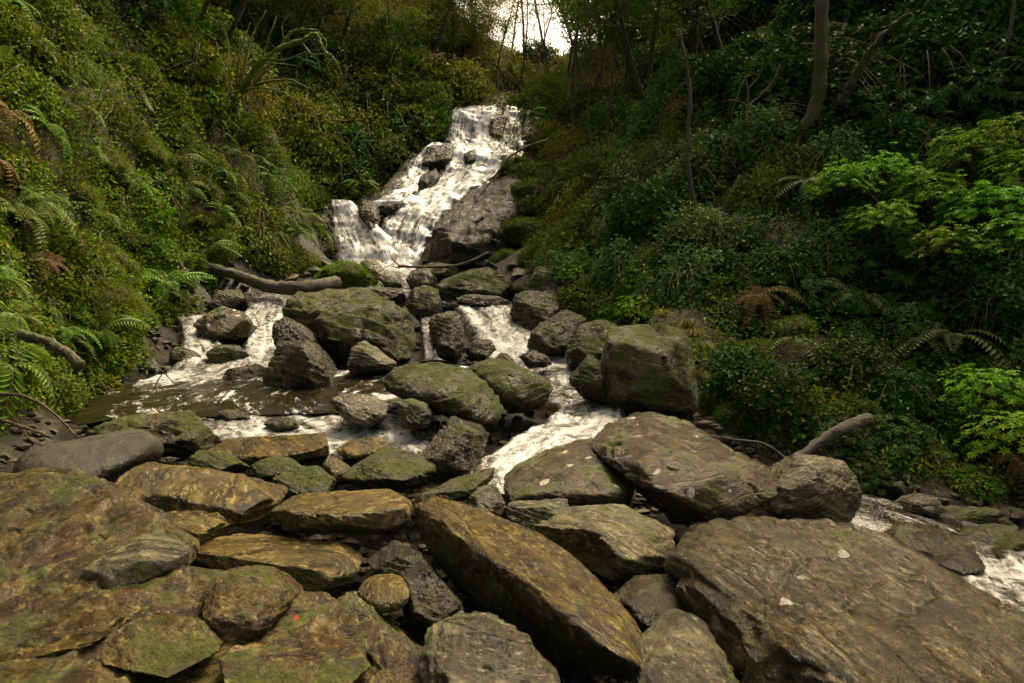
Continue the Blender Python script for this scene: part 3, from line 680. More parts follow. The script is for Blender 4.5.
rock('huge brown slab with long diagonal grooves filling the lower right corner', [(668, 556, 4.6), (690, 530, 4.75), (722, 517, 4.9), (764, 518, 4.9), (782, 528, 4.9), (806, 521, 5.0), (836, 524, 4.9), (900, 548, 4.6), (960, 580, 4.2), (1002, 602, 3.95), (1080, 652, 3.6), (1200, 760, 3.0), (1150, 950, 2.3), (900, 950, 2.5), (806, 800, 3.35), (735, 690, 3.95), (690, 612, 4.35)], 4.9, 2.9, .9, 'slab',
     inner=[(684, 556, 4.45), (758, 602, 3.85), (845, 660, 3.25), (930, 760, 2.6), (830, 560, 4.3), (940, 620, 3.6), (1050, 720, 3.0)], lv=7, p=60, amp=.04, led=.045, sn=(.87, .28, .41), drop=.5, chips=0, merge=.98)
rock('grey brown stone in shade at the bottom edge, between ochre slab and huge grooved slab', [(630, 660), (652, 630), (684, 602), (712, 630), (745, 690), (740, 760), (640, 760)], 4.0, 3.2, .4, 'grey', lv=5, p=60, amp=.06)
rock('dark recessed rock under the left end of the huge grooved slab', [(610, 600), (640, 575), (672, 575), (695, 610), (670, 640), (640, 640)], 4.6, 4.2, .4, 'wet', p=60)
rock('rounded grey boulder standing beyond the huge slab, right of the brown dome', [(772, 484), (790, 459), (812, 455), (838, 459), (856, 476), (864, 505), (856, 528), (815, 530), (780, 515)], 7.5, 7.1, .9, 'pale', inner=[(820, 470, 7.0), (800, 500, 6.9), (840, 505, 6.85)], lv=6, p=60, amp=.04)
# around the pools
rock('tall square mossy boulder standing on the right bank of the stream', [(600, 368), (608, 331), (640, 324), (690, 319), (706, 332), (704, 400), (692, 422), (645, 416), (606, 400)], 10.9, 10.2, 1.6, 'mossy', inner=[(614, 345, 10.1), (685, 338, 10.0), (612, 395, 9.95), (680, 405, 9.8)], lv=6, p=60, amp=.035, led=.03)
rock('grey wedge stone leaning against the tall square boulder', [(568, 376), (588, 354), (602, 362), (614, 392), (606, 402), (585, 396)], 10.7, 10.3, .6, 'mossy', p=60)
rock('long rounded mossy boulder lying diagonally in midstream', [(366, 374), (395, 362), (428, 355), (462, 362), (496, 382), (514, 406), (506, 424), (486, 430), (446, 412), (398, 392), (372, 386)], 10.2, 8.9, .9, 'mossy', inner=[(400, 378, 9.4), (440, 378, 9.3), (480, 400, 9.0), (460, 405, 8.9)], lv=6, p=9, amp=.04, led=.05, sn=(-.4, -.3, 1))
rock('smooth olive boulder just behind the long midstream boulder', [(456, 364), (478, 352), (510, 360), (540, 376), (560, 392), (548, 408), (515, 412), (490, 395)], 10.8, 10.0, .9, 'mossy', lv=6, p=9, amp=.04, led=.03, sn=(-.4, -.3, 1))
rock('dark pointed wedge boulder in front of the midstream boulder', [(414, 462), (436, 436), (456, 417), (478, 418), (490, 432), (480, 460), (452, 482), (425, 480)], 7.5, 6.9, .7, 'wet', inner=[(470, 430, 6.9), (440, 462, 6.8), (465, 462, 6.7)], p=60)
rock('pale purplish flat stone in the small rapid', [(328, 402), (342, 394), (372, 393), (388, 402), (386, 416), (366, 428), (344, 420)], 9.6, 9.1, .5, 'pale', p=60, led=.05)
rock('dark square block right of the pale flat stone', [(396, 402), (412, 397), (428, 404), (434, 420), (424, 430), (402, 428)], 9.2, 8.9, .5, 'wet', p=60)
rock('sloping boulder with a wet sheen left of midstream, in front of the mossy hump', [(262, 380), (272, 356), (284, 340), (308, 338), (326, 350), (338, 374), (332, 390), (300, 394), (268, 392)], 12.4, 11.6, 1.1, 'wet', inner=[(300, 348, 11.5), (285, 375, 11.3), (320, 375, 11.3)], lv=6, p=60, amp=.05)
rock('smaller dark boulder on top of the wet sloping boulder', [(270, 345), (272, 325), (284, 316), (302, 320), (316, 340), (306, 352), (280, 354)], 13.3, 12.9, .9, 'wet', p=60, amp=.05)
rock('broad mossy hump of rock in mid valley, below the fallen log', [(276, 304), (290, 293), (326, 296), (352, 290), (388, 292), (406, 306), (418, 338), (414, 356), (384, 364), (340, 358), (302, 344), (284, 320)], 15.4, 13.6, 1.9, 'mossy', inner=[(320, 312, 13.8), (375, 308, 13.9), (395, 340, 13.3), (330, 340, 13.3)], lv=6, p=60, amp=.06, led=.05)
rock('light pointed stone lying against the foot of the mossy hump', [(346, 366), (352, 348), (364, 339), (382, 352), (396, 366), (370, 370)], 12.4, 12.0, .6, 'grey', p=60)
rock('dark square boulder splitting the middle cascade', [(428, 322), (436, 310), (452, 308), (463, 318), (464, 342), (456, 358), (434, 354)], 14.8, 14.2, 1.1, 'wet', p=60)
rock('brown wet stone in the foot of the middle cascade', [(463, 348), (472, 340), (490, 338), (496, 348), (488, 358), (468, 358)], 14.2, 13.9, .5, 'wet', p=60, amp=.08)
rock('small pointed stone right of the brown wet stone in the cascade foot', [(494, 360), (502, 350), (514, 360), (518, 368), (498, 368)], 13.2, 13.0, .4, 'wet', p=60)
rock('black rock breaking the white water under the middle cascade', [(520, 356), (534, 349), (548, 356), (552, 364), (528, 366)], 13.6, 13.4, .5, 'wet', p=60, amp=.1)
rock('rounded mossy boulder just above the middle cascade', [(404, 304), (410, 290), (424, 285), (438, 289), (442, 306), (434, 318), (414, 316)], 16.8, 16.2, 1.0, 'mossy', p=60)
rock('flat brown ledge stone at the lip of the middle cascade', [(452, 300), (470, 294), (500, 296), (512, 302), (506, 308), (470, 306)], 18.8, 18.5, .6, 'wet', p=60)
rock('broad moss covered boulder between waterfall and middle cascade', [(430, 292), (442, 276), (464, 268), (492, 270), (514, 284), (508, 298), (470, 300), (440, 300)], 20.2, 19.3, 1.6, 'mossy', lv=6, p=60, amp=.05)
rock('dark brown boulder topped with tan in the left cascade', [(192, 326), (200, 312), (222, 306), (242, 312), (252, 322), (246, 336), (226, 342), (204, 340)], 15.6, 15.1, 1.0, 'brown', lv=5, p=60)
rock('low black boulder in the white water of the left cascade', [(203, 354), (216, 344), (236, 343), (246, 352), (238, 362), (212, 364)], 14.1, 13.8, .6, 'wet', p=60)
rock('brown topped dark boulder at the left edge of the quiet pool', [(220, 382), (226, 370), (238, 364), (260, 364), (268, 372), (262, 382), (240, 388)], 12.9, 12.6, .6, 'wet', p=60)
rock('flat wet stone at the left margin of the left cascade', [(166, 352), (178, 345), (196, 350), (200, 358), (184, 364), (168, 362)], 14.2, 13.9, .6, 'wet', p=60)
rock('dark stone at the head of the left cascade under the fallen log', [(206, 304), (216, 290), (240, 290), (246, 300), (232, 308), (214, 310)], 18.2, 17.8, .7, 'wet', p=60)
rock('tan boulder poking from moss at the left foot of the waterfall', [(360, 262), (366, 258), (378, 260), (388, 276), (384, 288), (372, 284)], 24.5, 23.8, 1.0, 'tan', p=60)
rock('mossy green boulder left of the waterfall foot, over the end of the fallen log', [(322, 284), (328, 264), (346, 258), (364, 264), (372, 284), (352, 296), (330, 294)], 21.0, 20.2, 1.4, 'mossy', p=9, amp=.07)
rock('low grey stone in midstream below the waterfall', [(376, 278), (388, 272), (400, 276), (402, 286), (386, 288)], 23, 22.6, .7, 'grey', p=18)
rock('dark boulder right of the plunge pool, under the dead branch', [(404, 280), (412, 270), (428, 268), (438, 276), (434, 286), (414, 288)], 23, 22.4, 1, 'wet', p=60)
rock('mossy stone at the right foot of the waterfall', [(420, 270), (432, 262), (452, 264), (462, 270), (450, 276), (428, 276)], 25, 24.5, 1, 'mossy', p=60)
rock('long low dark stone behind the mossy hump', [(340, 296), (366, 286), (398, 288), (408, 298), (380, 304), (350, 302)], 17.6, 17.2, .8, 'wet', p=60)
# right side of the middle cascade
rock('large dark boulder leaning over the right side of the middle cascade', [(508, 312), (516, 294), (536, 288), (560, 292), (566, 308), (556, 330), (538, 338), (522, 330)], 17.8, 16.8, 1.4, 'wet', p=60)
rock('slanted dark grey rock right of the middle cascade, below the leaning boulder', [(526, 344), (540, 322), (566, 308), (586, 318), (584, 346), (560, 356), (536, 354)], 16.2, 15.2, 1.2, 'wet', p=60, led=.04)
rock('mossy boulder at the water edge between cascade and tall square boulder', [(566, 354), (576, 322), (600, 312), (622, 330), (612, 362), (586, 368)], 14.2, 13.2, 1.4, 'mossy', p=60, amp=.06)
rock('dark mossy boulder half buried under the right bank shrubs', [(520, 290), (536, 268), (566, 262), (590, 280), (580, 304), (548, 300)], 19.6, 18.8, 1.4, 'mossy', p=60, amp=.06)
# flat wet stones before the foreground
rock('flat amber stone awash at the near edge of the pool', [(200, 452), (224, 440), (286, 436), (326, 442), (330, 454), (290, 462), (230, 462)], 8.2, 7.5, .5, 'ochre', p=60, amp=.04)
rock('small dark stone in the shallows behind the flat amber stone', [(184, 460), (198, 450), (226, 452), (246, 466), (226, 474), (194, 472)], 7.5, 7.1, .4, 'mossy', p=60)
rock('round olive stone below the flat amber stone', [(244, 464), (262, 456), (292, 458), (302, 470), (286, 480), (254, 478)], 7.2, 6.8, .4, 'mossy', p=9)
rock('low mossy ledge stone behind the long flat tan slab', [(268, 482), (290, 468), (322, 466), (334, 478), (326, 494), (284, 494)], 6.8, 6.3, .5, 'mossy', p=60)
rock('angular dark boulder with a moss cap at the lower edge of the small rapid', [(338, 478), (360, 458), (384, 447), (410, 450), (438, 466), (440, 482), (400, 494), (356, 492)], 7.3, 6.5, .6, 'mossy', inner=[(380, 460, 6.8), (425, 470, 6.6), (370, 486, 6.3), (415, 488, 6.3)], lv=6, p=18)
rock('pointed brown stone between the moss capped boulder and the flat amber stone', [(318, 470), (330, 456), (346, 462), (352, 480), (334, 486)], 7.2, 6.9, .4, 'tan', p=18)
rock('flat brown stone in the shallows right of the flat amber stone', [(332, 448), (352, 438), (388, 440), (398, 448), (370, 458), (340, 460)], 8.1, 7.7, .4, 'ochre', p=18)
rock('small wet stone in the shallows where the pool spills over', [(214, 414), (226, 409), (246, 411), (250, 418), (230, 422)], 10.0, 9.8, .3, 'wet', p=60)
rock('low wet stone left of the pale flat stone in the small rapid', [(262, 424), (274, 416), (292, 418), (298, 426), (280, 432)], 9.6, 9.4, .3, 'wet', p=60)
# lower stream on the right
rock('flat layered stone in the lower stream right of the rounded grey boulder', [(884, 538), (900, 524), (938, 524), (962, 540), (976, 556), (940, 560), (900, 552)], 7.4, 6.7, .5, 'wet', p=60, led=.06)
rock('small grey stone on the far side of the lower stream', [(908, 500), (918, 492), (938, 496), (948, 512), (930, 518), (912, 514)], 8.4, 8.1, .4, 'grey', p=18)
rock('dark stone just above the white water of the lower stream', [(936, 566), (956, 552), (984, 556), (992, 574), (960, 580)], 6.6, 6.2, .4, 'wet', p=60)
rock('low mossy stone at the right margin beyond the lower stream', [(960, 540), (984, 524), (1020, 526), (1040, 545), (1010, 560), (975, 556)], 7.6, 7.1, .6, 'mossy', p=60)
rock('dark mossy stone under the bank behind the small grey stone', [(950, 520), (968, 506), (996, 508), (1006, 522), (980, 530)], 8.4, 8.1, .5, 'mossy', p=60)
# rock of the waterfall itself
rock('black square block between the two upper chutes of the waterfall', [(420, 165), (428, 146), (440, 141), (453, 143), (452, 160), (438, 168)], 37.0, 35.2, 2.0, 'cliff', p=60, name='ledge_rock', cat='rock ledge')
rock('black rock step below the square block in the waterfall', [(416, 190), (422, 172), (436, 166), (440, 176), (428, 192)], 35, 33.4, 1.5, 'cliff', p=60, name='ledge_rock', cat='rock ledge')
rock('brown rock rib between the main chute and the right hand thread of the waterfall', [(489, 138), (490, 113), (500, 109), (510, 112), (506, 130), (500, 142)], 40.4, 38.2, 2.0, 'cliffbrown', p=60, name='ledge_rock', cat='rock ledge')
rock('small dark rock showing through the middle of the white chute', [(463, 160), (464, 151), (474, 149), (477, 158), (470, 162)], 36.6, 35.6, 1.2, 'cliff', p=18, name='ledge_rock', cat='rock ledge')
rock('brown rock right of the thread at the top of the waterfall', [(517, 140), (522, 118), (532, 106), (544, 112), (540, 140), (526, 146)], 40.5, 37.4, 2.5, 'cliffbrown', p=60, name='ledge_rock', cat='rock ledge')
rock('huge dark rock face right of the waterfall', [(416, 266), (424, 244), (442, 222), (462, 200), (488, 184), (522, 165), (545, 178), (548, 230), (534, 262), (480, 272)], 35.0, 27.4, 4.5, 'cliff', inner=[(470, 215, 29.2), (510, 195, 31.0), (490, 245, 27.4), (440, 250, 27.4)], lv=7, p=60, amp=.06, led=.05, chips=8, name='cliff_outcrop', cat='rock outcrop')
rock('dark notch rock left of the main chute, over the separate low fall', [(353, 208), (361, 199), (376, 202), (380, 218), (374, 238), (364, 226)], 31.2, 29.6, 1.6, 'cliff', p=18, name='ledge_rock', cat='rock ledge')
rock('dark rock ledge at the left side of the step in the waterfall', [(376, 204), (384, 190), (396, 172), (412, 152), (420, 148), (410, 168), (398, 188), (388, 206)], 37, 31.8, 2, 'cliff', p=60, amp=.07, name='ledge_rock', cat='rock ledge', bulge=.1)
rock('dark rock step splitting white water below the left step of the waterfall', [(378, 210), (390, 203), (404, 200), (400, 207), (388, 215)], 31.4, 30.8, .8, 'cliff', p=18, name='ledge_rock', cat='rock ledge')
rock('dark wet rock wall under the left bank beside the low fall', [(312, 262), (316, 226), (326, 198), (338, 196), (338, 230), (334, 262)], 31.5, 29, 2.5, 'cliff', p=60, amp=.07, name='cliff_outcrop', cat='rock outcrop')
# ------------------------------------------------------------------ plants: one of each kind first, then copies
def dup(root):
    r = root.copy(); COL.objects.link(r)
    for ch in list(root.children):
        c = ch.copy(); COL.objects.link(c); c.parent = r
    return r

def rot_to(n, amount):
    z = Vector((0, 0, 1)); q = z.rotation_difference(Vector(n)); return q.slerp(Vector((0, 0, 1)).rotation_difference(z), 1 - amount)

def rand_dir(n, up=0.0):
    d = RS.normal(size=(n, 3)); d[:, 2] += up; return nrm(d)

def mound_points(n, r=(1, 1, .8), seed=0, depth=.30):
    """Points through the outer layer of a lumpy mound, with gaps."""
    d = nrm(RS.normal(size=(n * 2, 3)) + np.array([0, 0, .25])); d = d[d[:, 2] > -.25][:n]
    lump = 1 + .55 * fbm(d * 1.5 + seed * 9.7, 3) + .30 * fbm(d * 4.2 + seed * 3.3, 2)
    k = 1 - depth * RS.rand(len(d)) ** 1.5
    return d * np.array(r) * (lump * k)[:, None], d

def make_bramble(seed, mat, n=2400, L=.115, name='bramble_bush', lay=.55, r=(1, 1, .75)):
    root = empty(name)
    P, d = mound_points(n, r, seed)
    Dn = nrm(d * lay + rand_dir(len(P)) * .8 + np.array([0, 0, -.35])); Nn = nrm(d + rand_dir(len(P)) * .55 + np.array([0, 0, .5]))
    mb = MB(); leaves(mb, P, Dn, Nn, L * (.6 + .8 * RS.rand(len(P))), L * .62 * (.7 + .6 * RS.rand(len(P))))
    mb.build('foliage', mat, root, smooth=False)
    ms = MB()
    for k in range(9):
        a = RS.rand() * 6.28; ln = .8 + .6 * RS.rand()
        e = np.array([math.cos(a) * ln, math.sin(a) * ln, .2 + .4 * RS.rand()])
        tube(ms, curve_pts([(0, 0, -.2), e * .5 + np.array([0, 0, .55]), e, e * 1.18 - np.array([0, 0, .35])], 9), np.linspace(.012, .004, 9), 4)
    ms.build('stems', M['twig'], root)
    return root

def make_rhodo(seed, mat, n=210, L=.15, name='rhododendron_bush', r=(1.15, 1.15, .9)):
    root = empty(name); mb = MB(); ms = MB()
    P, d = mound_points(n, r, seed, .5)
    for p, q in zip(P, d):
        ax = nrm(q * .6 + np.array([0, 0, .8]) + RS.normal(size=3) * .2)
        m_ = RS.randint(7, 11); a = np.linspace(0, 6.28, m_, endpoint=False) + RS.rand() * 3
        e1 = nrm(np.cross(ax, [.3, .9, .1])); e2 = np.cross(ax, e1)
        D = np.cos(a)[:, None] * e1 + np.sin(a)[:, None] * e2
        D = D + ax * (.10 + .25 * RS.normal(size=(m_, 1)) * .5) - np.array([0, 0, .22])
        leaves(mb, np.repeat(p[None], m_, 0), D, np.repeat(ax[None], m_, 0) + RS.normal(size=(m_, 3)) * .2, L * (.7 + .5 * RS.rand(m_)), L * .40)
    mb.build('foliage', mat, root, smooth=False)
    for k in range(0, n, 6):
        e = P[k]
        tube(ms, curve_pts([(0, 0, -.3), e * .45 + np.array([0, 0, .1]), e], 7), np.linspace(.022, .005, 7), 4)
    ms.build('stems', M['bark'], root)
    return root

def frond(mb, base, az, ln, rise, droop, w, nseg=17, ms=None):
    t = np.linspace(0, 1, nseg)
    h = np.stack([np.cos(az) * t * ln, np.sin(az) * t * ln, rise * ln * t * 1.6 - droop * ln * t * t * 1.5], 1) + base
    T = nrm(np.gradient(h, axis=0)); S = nrm(np.cross(T, [0, 0, 1.0])); U = np.cross(S, T)
    wl = w * ln * np.sin(np.pi * np.clip(.08 + .92 * t, 0, 1)) ** .7
    for s in (-1, 1):
        D = S * s + T * .45 - U * .15
        leaves(mb, h[1:], D[1:], U[1:] + RS.normal(size=(nseg - 1, 3)) * .1, wl[1:] + .01, np.full(nseg - 1, ln / nseg * 1.15))
    if ms is not None: tube(ms, h, np.linspace(.006, .002, nseg), 3)

def make_fern(seed, mat, n=11, name='fern', ln=.75, rise=.62, droop=.75, w=.2):
    root = empty(name); mb = MB(); ms = MB()
    for k in range(n):
        frond(mb, np.zeros(3), k * 6.28 / n + RS.normal() * .25, ln * (.7 + .5 * RS.rand()), rise * (.6 + .7 * RS.rand()), droop * (.7 + .6 * RS.rand()), w, ms=ms)
    mb.build('fronds', mat, root, smooth=False); ms.build('stalks', M['twig'], root)
    return root

def make_moss(seed, n=4200):
    root = empty('moss_cushion')
    V, T = ico(4)
    lump = 1 + .42 * fbm(V * 1.7 + seed * 7.1, 4)
    P = V * lump[:, None] * np.array([1, 1, .62])
    link('cushion', mesh('cushion', P, [T]), M['mossbed'], root)
    i = RS.randint(0, len(P), n); d = nrm(V[i] + RS.normal(size=(n, 3)) * .5 + np.array([0, 0, -.2]))
    mb = MB(); leaves(mb, P[i] + RS.normal(size=(n, 3)) * .05, d, nrm(V[i] + rand_dir(n)), .06 + .12 * RS.rand(n), .03)
    mb.build('moss_shoots', M['mossblade'], root, smooth=False)
    return root

def make_grass(seed, n=170):
    root = empty('grass_tuft'); mb = MB()
    for k in range(n):
        a = RS.rand() * 6.28; ln = .35 + .4 * RS.rand(); rr = RS.rand() * .16
        b0 = np.array([math.cos(a) * rr, math.sin(a) * rr, 0]); d = np.array([math.cos(a + RS.normal() * .5), math.sin(a + RS.normal() * .5), 0])
        k1 = b0 + d * ln * .25 + np.array([0, 0, ln * .5]); k2 = b0 + d * ln * .75 + np.array([0, 0, ln * (.35 - .5 * RS.rand())])
        s = np.cross(d, [0, 0, 1]) * .008
        V = [b0 - s, b0 + s, k1 + s, k1 - s, k2]
        mb.add(V, [[0, 1, 2, 3]], [[3, 2, 4]])
    mb.build('blades', M['grass'], root, smooth=False)
    return root

def twigs(ms, p, d, ln, rad, depth, tips=None, spread=.65, up=.15):
    n = 6
    q = [np.array(p)]
    dd = np.array(d)
    for k in range(n):
        dd = nrm(dd + RS.normal(size=3) * .16 + np.array([0, 0, up * .2])); q.append(q[-1] + dd * ln / n)
    tube(ms, q, np.linspace(rad, rad * .5, n + 1), 5 if rad > .02 else 3)
    if depth == 0:
        if tips is not None: tips.append(q[-1]); tips.append(q[3])
        return
    for k in range(RS.randint(2, 5)):
        i = RS.randint(2, n + 1)
        nd = nrm(dd + RS.normal(size=3) * spread + np.array([0, 0, up]))
        twigs(ms, q[i], nd, ln * (.5 + .3 * RS.rand()), rad * .5, depth - 1, tips, spread, up)

def make_bare(seed, mat='twig', name='bare_bush', leafy=None, nst=6):
    root = empty(name); ms = MB(); tips = []
    for k in range(nst):
        a = RS.rand() * 6.28
        twigs(ms, (0, 0, -.1), nrm(np.array([math.cos(a) * .6, math.sin(a) * .6, 1])), .9 + .5 * RS.rand(), .018, 2, tips)
    ms.build('branches', M[mat], root)
    if leafy:
        T = np.repeat(np.array(tips), 7, 0) + RS.normal(size=(len(tips) * 7, 3)) * .10
        mb = MB(); leaves(mb, T, rand_dir(len(T), -.3), rand_dir(len(T), .7), .07 + .06 * RS.rand(len(T)), .045)
        mb.build('foliage', M[leafy], root, smooth=False)
    return root

def make_tree(seed, mat, h=11.0, name='leafy_tree', rad=.16, start=.35, spread=2.6, clump=26, leaf=.19, nl=15, bark='bark', csig=.42):
    root = empty(name); ms = MB(); tips = []
    path = [np.zeros(3)]; d = np.array([0, 0, 1.0])
    for k in range(12):
        d = nrm(d + RS.normal(size=3) * .09 + np.array([0, 0, .12])); path.append(path[-1] + d * h / 12)
    path = np.array(path); path[0, 2] -= .5
    tube(ms, path, np.linspace(rad, rad * .18, 13), 8)
    for k in range(nl):
        f = start + (.98 - start) * (k + RS.rand()) / nl
        i = f * 12; p = path[int(i)] + (path[min(int(i) + 1, 12)] - path[int(i)]) * (i % 1)
        a = k * 2.4 + RS.rand()
        dd = nrm(np.array([math.cos(a), math.sin(a), .35 + .5 * RS.rand()]))
        twigs(ms, p, dd, spread * (1.15 - .65 * f) * (.7 + .5 * RS.rand()), rad * .38 * (1.1 - f * .7), 2, tips, .7, .12)
    ms.build('trunk', M[bark], root)
    if mat:
        t = np.array(tips)
        if len(t) > 420: t = t[RS.permutation(len(t))[:420]]
        T = np.repeat(t, clump, 0); T = T + RS.normal(size=T.shape) * np.array([csig, csig, csig * .55])
        mb = MB(); leaves(mb, T, rand_dir(len(T), -.4), rand_dir(len(T), .9), leaf * (.6 + .7 * RS.rand(len(T))), leaf * .5)
        mb.build('crown', mat, root, smooth=False)
    return root

mm, nt, bs, out = newmat('moss_bed')
tc = N(nt, 'ShaderNodeTexCoord')
a_ = noise_tex(nt, tc.outputs['Object'], 14, 6, .8)
nt.links.new(ramp(nt, a_, [(.33, (.022, .026, .004)), (.68, (.085, .086, .010))]), bs.inputs['Base Color'])
bs.inputs['Roughness'].default_value = .95
b = N(nt, 'ShaderNodeBump'); b.inputs['Distance'].default_value = .1; nt.links.new(a_, b.inputs['Height']); nt.links.new(b.outputs[0], bs.inputs['Normal'])
M['mossbed'] = mm

PROTO = {
    'bramble': ([make_bramble(1, M['bramble']), make_bramble(2, M['bramble'], 2100, .13), make_bramble(3, M['bramble'], 2800, .10)], 'bramble bush', 'bush'),
    'olive': ([make_bramble(4, M['olive'], 2300, .13, 'olive_bush'), make_bramble(5, M['olive'], 2600, .11, 'olive_bush')], 'grey olive bush', 'bush'),
    'dark': ([make_bramble(6, M['dark'], 2400, .14, 'dark_shrub', r=(1, 1, 1)), make_bramble(7, M['dark'], 2500, .13, 'dark_shrub', r=(1, 1, 1))], 'dark evergreen shrub', 'shrub'),
    'holly': ([make_bramble(8, M['holly'], 2400, .11, 'holly_shrub', .3, (.9, .9, 1.1)), make_bramble(9, M['holly'], 2300, .12, 'holly_shrub', .3, (.9, .9, 1.1))], 'glossy grey green holly shrub', 'shrub'),
    'brown': ([make_bramble(10, M['brownleaf'], 1300, .12, 'brown_bush'), make_bramble(12, M['brownleaf'], 1500, .10, 'brown_bush', r=(1, 1, 1))], 'pale yellow brown bush', 'bush'),
    'rhodo': ([make_rhodo(11, M['rhodo']), make_rhodo(13, M['rhodo'], 170, .17)], 'bright green rhododendron bush', 'bush'),
    'darkrhodo': ([make_rhodo(14, M['dark'], name='rhododendron_bush'), make_rhodo(15, M['dark'], 180, .17)], 'dark green rhododendron bush', 'bush'),
    'fern': ([make_fern(1, M['fern']), make_fern(2, M['fern'], 9, ln=.9, droop=.95), make_fern(3, M['fern'], 13, ln=.65)], 'yellow green fern', 'fern'),
    'ferndark': ([make_fern(4, M['ferndark'], 10, ln=.95, rise=.5, w=.24), make_fern(5, M['ferndark'], 8, ln=1.05, rise=.45, w=.24)], 'grey green fern', 'fern'),
    'bracken': ([make_fern(6, M['bracken'], 12, 'dead_bracken', .9, .5, 1.1, .17), make_fern(7, M['bracken'], 10, 'dead_bracken', .8, .6, 1.2, .17)], 'dead brown bracken clump', 'bracken'),
    'moss': ([make_moss(1), make_moss(2), make_moss(3)], 'bright moss cushion', 'moss'),
    'grass': ([make_grass(1), make_grass(2)], 'straw yellow grass tuft', 'grass'),
    'bare': ([make_bare(1), make_bare(2)], 'leafless brown bush', 'bush'),
    'thin': ([make_bare(3, 'barkmoss', 'thin_shrub', 'olive'), make_bare(4, 'bark', 'thin_shrub', 'bramble', 8)], 'thin leafed shrub', 'shrub'),
    'tree': ([make_tree(1, M['olive'], 11), make_tree(2, M['olive'], 9, spread=3.0), make_tree(3, M['bramble'], 10)], 'olive leafed tree', 'tree'),
    'darktree': ([make_tree(4, M['dark'], 13, 'dark_tree', .2, .3, 3.4, 40, .24, 18, csig=.6), make_tree(5, M['dark'], 11, 'dark_tree', .18, .25, 3.2, 40, .24, 18, csig=.6)], 'dark evergreen tree', 'tree'),
    'baretree': ([make_tree(6, None, 10, 'bare_tree', .11, .3, 2.2), make_tree(7, None, 12, 'bare_tree', .13, .4, 2.4), make_tree(8, None, 9, 'bare_tree', .09, .25, 2.0)], 'leafless tree', 'tree'),
    'browntree': ([make_tree(9, M['brownleaf'], 9, 'brown_tree', .12, .2, 2.6, 12, .16), make_tree(10, M['brownleaf'], 8, 'brown_tree', .11, .2, 2.4, 12, .16)], 'brown twiggy tree', 'tree'),
}
USED = {}
PLANTS = []
def put(kind, pos, scale=1.0, normal=None, tilt=.5, px=None, group=None, label=None, rz=None, sz=None):
    protos = PROTO[kind][0]
    k = RS.randint(len(protos)); pr = protos[k]
    if (kind, k) not in USED: USED[(kind, k)] = 1; o = pr
    else: o = dup(pr)
    o.location = tuple(pos)
    q = rot_to(normal, tilt) if normal is not None else Vector((0, 0, 1)).rotation_difference(Vector((0, 0, 1)))
    e = q.to_matrix().to_4x4()
    from mathutils import Matrix
    e = e @ Matrix.Rotation(RS.rand() * 6.28 if rz is None else rz, 4, 'Z')
    o.rotation_euler = e.to_euler()
    o.scale = (scale, scale, scale * (sz or (.85 + .3 * RS.rand())))
    if px is None:
        px = (512 + pos[0] / pos[1] * F, 341.5 - (pos[2] + .5 * scale - CZ) / pos[1] * F)
    PLANTS.append((o, kind, px, label, group))
    return o

def inpoly(p, poly):
    x, y = p; c = False; j = len(poly) - 1
    for i in range(len(poly)):
        xi, yi = poly[i]; xj, yj = poly[j]
        if (yi > y) != (yj > y) and x < (xj - xi) * (y - yi) / (yj - yi) + xi: c = not c
        j = i
    return c
def on_bank(p): return p[0] < lerp_toe(LT, p[1], 1) - .1 or p[0] > lerp_toe(RT, p[1], 1) + .1 or p[1] > 29
def scatter(poly, n, mind, kinds, size, group, ymax=1e9, sink=.1, tilt=.5, bank=True):
    xs = [p[0] for p in poly]; ys = [p[1] for p in poly]
    done = []
    names = list(kinds); w = np.array([kinds[k] for k in names], float); w /= w.sum()
    for t in range(n * 60):
        if len(done) >= n: break
        p = (RS.uniform(min(xs), max(xs)), RS.uniform(min(ys), max(ys)))
        if not inpoly(p, poly): continue
        if any((p[0] - q[0]) ** 2 + (p[1] - q[1]) ** 2 < mind * mind for q in done): continue
        pos, nn = ray(*p)
        if pos is None or pos[1] > ymax: continue
        if bank and not on_bank(pos): continue
        done.append(p)
        k = names[RS.choice(len(names), p=w)]
        s = RS.uniform(*size) * (pos[1] / 12.0) ** .55
        if k in ('moss', 'grass'): s *= .55
        if k in ('fern', 'ferndark', 'bracken'): s *= 1.25
        lift = -sink
        if k in ('fern', 'ferndark', 'bracken', 'grass'): lift = .42
        put(k, pos + nn * lift * s, s, nn, tilt, p, group)

GL, GR, GF = 'plants on the left bank', 'plants on the right bank', 'plants on the far slope'
# left bank
scatter([(-40, -40), (60, -40), (130, 60), (215, 120), (280, 170), (300, 250), (200, 290), (170, 350), (100, 410), (-40, 440)], 96, 22, {'bramble': 4, 'fern': 1.8, 'moss': 4.0, 'olive': 2.2, 'thin': .6, 'bracken': .3}, (.5, .95), GL)
scatter([(200, 110), (285, 150), (305, 240), (290, 265), (215, 265)], 14, 22, {'fern': 3, 'bramble': 1, 'olive': 1}, (.5, .75), GL)
scatter([(60, 250), (200, 280), (190, 320), (165, 365), (105, 400), (20, 420), (0, 330)], 26, 21, {'moss': 3, 'fern': 1, 'bramble': 1}, (.5, .9), GL)
scatter([(240, 225), (330, 225), (350, 255), (320, 270), (230, 268)], 9, 18, {'moss': 2, 'fern': 1, 'grass': .6}, (.4, .7), GL)
